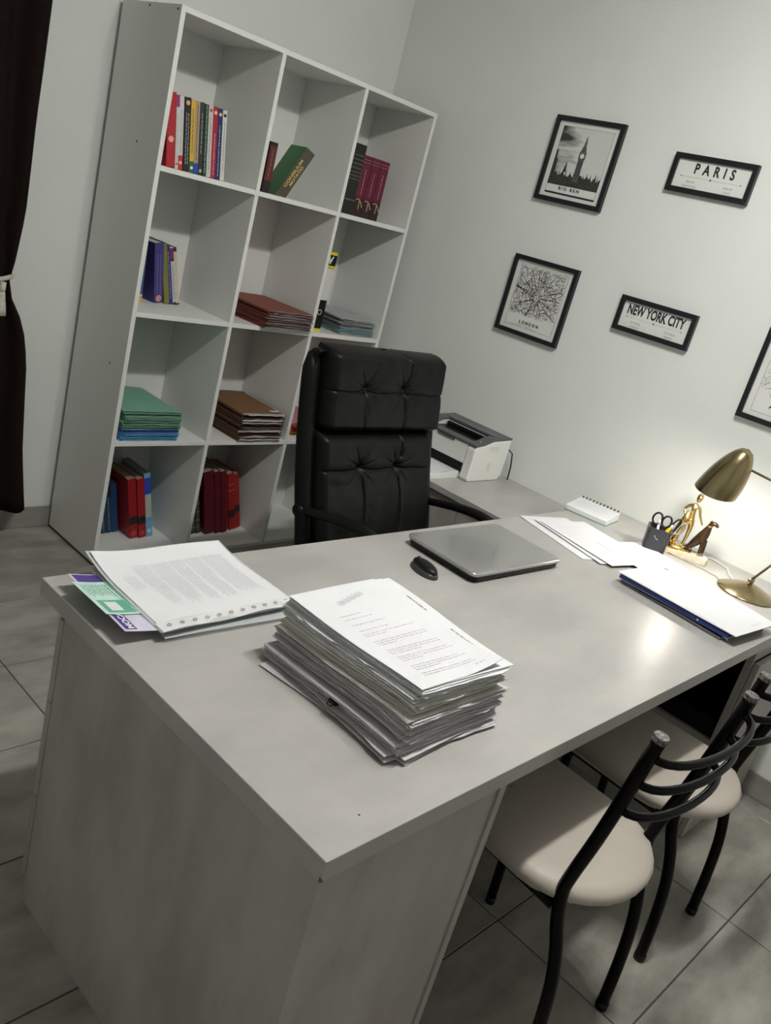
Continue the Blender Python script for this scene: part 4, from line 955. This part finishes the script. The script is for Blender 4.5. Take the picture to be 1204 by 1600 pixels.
Rr = [(.016, .012), (.012, .009), (.0155, .010), (.010, .007), .0048, .0105, .0068, .0042, .004, .0105, .0068, .0042, .004, .006, .0046, .0036, .003, .006, .0046, .0036, .003]
fig = skin('figure', V, E_, Rr, GOLD, su)
hd = MB().lathe([(0, -.0135), (.005, -.012), (.0085, -.005), (.0098, .003), (.008, .0105), (.004, .0135), (0, .014)], 18, Matrix.Translation((fx+.004, -.003, .197)) @ Matrix.Rotation(R(14), 4, 'Y')).build('head', GOLD, su, smooth=True)
q = MB(); q.prism([(-.002, -.001), (.002, -.001), (0, .005)], 'y', -.0125, -.008, Matrix.Translation((fx+.005, -.001, .194))); q.build('nose', GOLD, hd)
q = MB(); q.lathe([(0, -.011), (.009, -.006), (.0112, .003), (.009, .012), (0, .0158)], 16, Matrix.Translation((fx+.0035, .002, .1985)) @ Matrix.Rotation(R(14), 4, 'Y')); q.lathe([(0, -.005), (.005, 0), (0, .005)], 10, Matrix.Translation((fx-.001, .013, .196))); q.build('hair', GOLD, hd, smooth=True)
MB().tube([(fx-.012, -.012, .15), (fx-.02, -.012, .12), (fx-.03, -.01, .08), (fx-.042, -.008, .045), (fx-.052, -.006, .033)], [.006, .009, .009, .008, .009], 10).build('drapery', GOLD, su, smooth=True)
MB().tube([(fx-.01, -.014, .145), (fx-.014, -.014, .11), (fx-.022, -.012, .07), (fx-.03, -.01, .034)], [.004, .006, .006, .006], 8).build('drapery', GOLD, su, smooth=True)
MB().lathe([(.0145, -.004), (.0165, 0), (.0155, .006), (.013, .008)], 18, Matrix.Translation((fx, 0, .121)) @ Matrix.Diagonal((1, .75, 1, 1))).build('belt', GOLD, su, smooth=True)
MB().lathe([(0, -.008), (.008, 0), (0, .008)], 12, Matrix.Translation((-.055, -.016, .037))).build('orb', GOLD, su, smooth=True)
V = [(.022, .012, .040), (.034, .008, .058), (.046, .004, .080), (.05, 0, .100), (.053, -.002, .114), (.062, -.004, .116), (.074, -.006, .110),
     (.05, -.006, .055), (.05, -.010, .030), (.056, .004, .052), (.058, .004, .030), (.016, -.004, .034), (.03, -.008, .028), (.012, .02, .034), (.0, .016, .030)]
E_ = [(0, 1), (1, 2), (2, 3), (3, 4), (4, 5), (5, 6), (2, 7), (7, 8), (2, 9), (9, 10), (0, 11), (11, 12), (0, 13), (13, 14)]
Rr = [.015, .0155, .0135, .0085, .0075, .0065, .0035, .006, .0045, .006, .0045, .007, .0045, .0045, .003]
dog = skin('hound', V, E_, Rr, BRONZE, su); dog['label'] = 'dark bronze seated hound'; dog.scale = (1.22, 1.2, 1.28); dog.location = (-.012, 0, -.0095)
q = MB(); q.prism([(.046, .115), (.05, .112), (.049, .122)], 'y', -.011, -.007); q.prism([(.048, .115), (.052, .112), (.051, .122)], 'y', .003, .007); q.build('ear', BRONZE, dog)
MB().lathe([(.0075, -.002), (.0095, 0), (.0075, .002)], 14, Matrix.Translation((.0505, -.001, .105)) @ Matrix.Rotation(R(-12), 4, 'Y')).build('collar', GOLD, dog)
# desk lamp
LB_ = (2.095, .195)
dl = tag(empty('desk_lamp', (LB_[0], LB_[1], H)), 'brushed brass desk lamp with bullet shade, switched on', 'lamp')
MB().lathe([(0, 0), (.094, 0), (.0965, .003), (.094, .006), (.075, .0165), (.05, .027), (.025, .036), (.012, .04), (0, .041)], 56).build('base', BRASS, dl, smooth=True)
L3 = lambda x, y, z: (x-LB_[0], y-LB_[1], z-H)
EL = (2.15, .048, 1.108)
kn_ = (2.03, .318, 1.158)
MB().tube([(0, 0, .038), (0, 0, .052)], .009, 12).build('stem', BRASS, dl, smooth=True)
j1 = MB().tube([(-.018, 0, .052), (.018, 0, .052)], .006, 10).build('joint', BRASS, dl, smooth=True)
MB().tube([(.02, -.0, .052), (.024, 0, .04)], .005, 8).build('wing_nut', BRASS, j1, smooth=True)
for s_ in (-.010, .010):
    MB().tube([(s_, 0, .052), (EL[0]-LB_[0]+s_, EL[1]-LB_[1], EL[2]-H)], .0032, 8).build('lower_arm', BRASS, dl, smooth=True)
    MB().tube([(EL[0]-LB_[0]+s_, EL[1]-LB_[1], EL[2]-H), (kn_[0]-LB_[0]+s_*.35, kn_[1]-LB_[1], kn_[2]-H)], .0032, 8).build('upper_arm', BRASS, dl, smooth=True)
MB().tube([L3(EL[0]-.018, EL[1], EL[2]), L3(EL[0]+.018, EL[1], EL[2])], .009, 12).build('joint', BRASS, dl, smooth=True)
# shade
rimc = Vector((1.995, .383, 1.058)); apex = Vector((1.998, .335, 1.222))
ax = (apex-rimc); Ls = ax.length; zq = ax.normalized().to_track_quat('Z', 'Y').to_matrix().to_4x4()
SM = Matrix.Translation(rimc-Vector((LB_[0], LB_[1], H))) @ zq
rs = .067
pf = [(rs*math.sqrt(max(0, 1-(t)**1.75)) if t > 0 else rs, t*Ls) for t in [k/20 for k in range(21)]]
pf[-1] = (0, Ls)
pin = [(max(0, r-.002), z-.001 if r > .01 else z-.003) for r, z in pf]
b = MB(); b.lathe(pf+pin[::-1], 64, SM)
rv = zq.to_3x3().inverted() @ Vector((.6775, -.69, .2548)); zd = SM.to_3x3() @ Vector((0, 0, 1)); iv = SM.inverted()
for v_ in b.bm.verts:
    l_ = iv @ v_.co; t_z = 1-min(1, max(0, l_.z/Ls)); v_.co += zd*(.020*t_z*(l_.x*rv.x+l_.y*rv.y)/rs)
sh = b.build('lamp_shade', BRASS, dl, smooth=True)
MB().lathe([(0, -.012), (.009, -.010), (.012, 0), (.009, .010), (0, .012)], 16, Matrix.Translation(L3(2.02, .325, 1.16))).build('shade_knob', BRASS, sh, smooth=True)
MB().tube([L3(2.012, .332, 1.162), L3(*kn_)], .005, 10).build('knob_stem', BRASS, sh, smooth=True)
LBULB = mat('lit_bulb', (1, 1, 1), .4, emis=((1, .98, .92), 90))
MB().lathe([(0, .036), (.016, .039), (.027, .055), (.025, .075), (.013, .1), (0, .101)], 20, SM).build('bulb', LBULB, dl, smooth=True)
ld = bpy.data.lights.new('desk_bulb', 'POINT'); ld.energy = DESK_W; ld.color = (1, .985, .95); ld.shadow_soft_size = .024
lo = bpy.data.objects.new('desk_bulb', ld); COL.objects.link(lo); lo.parent = dl; lo.location = SM @ Vector((0, 0, .012))
MB().tube([L3(2.16, .26, H+.004), L3(2.2, .3, H+.004), L3(2.26, .33, H+.004), L3(2.29, .4, H+.004), L3(2.265, .43, H+.004), L3(2.2, .43, H+.004)], .0028, 8).build('power_cord', cm((.6, .6, .58)), dl, smooth=True)
MB().tube([L3(2.085, .285, H+.0035), L3(2.115, .31, H+.0035), L3(2.125, .36, H+.0035), L3(2.12, .46, H+.0035), L3(2.12, .5, H+.0035)], .0018, 8).build('power_cord', cm((.35, .34, .33)), dl, smooth=True)
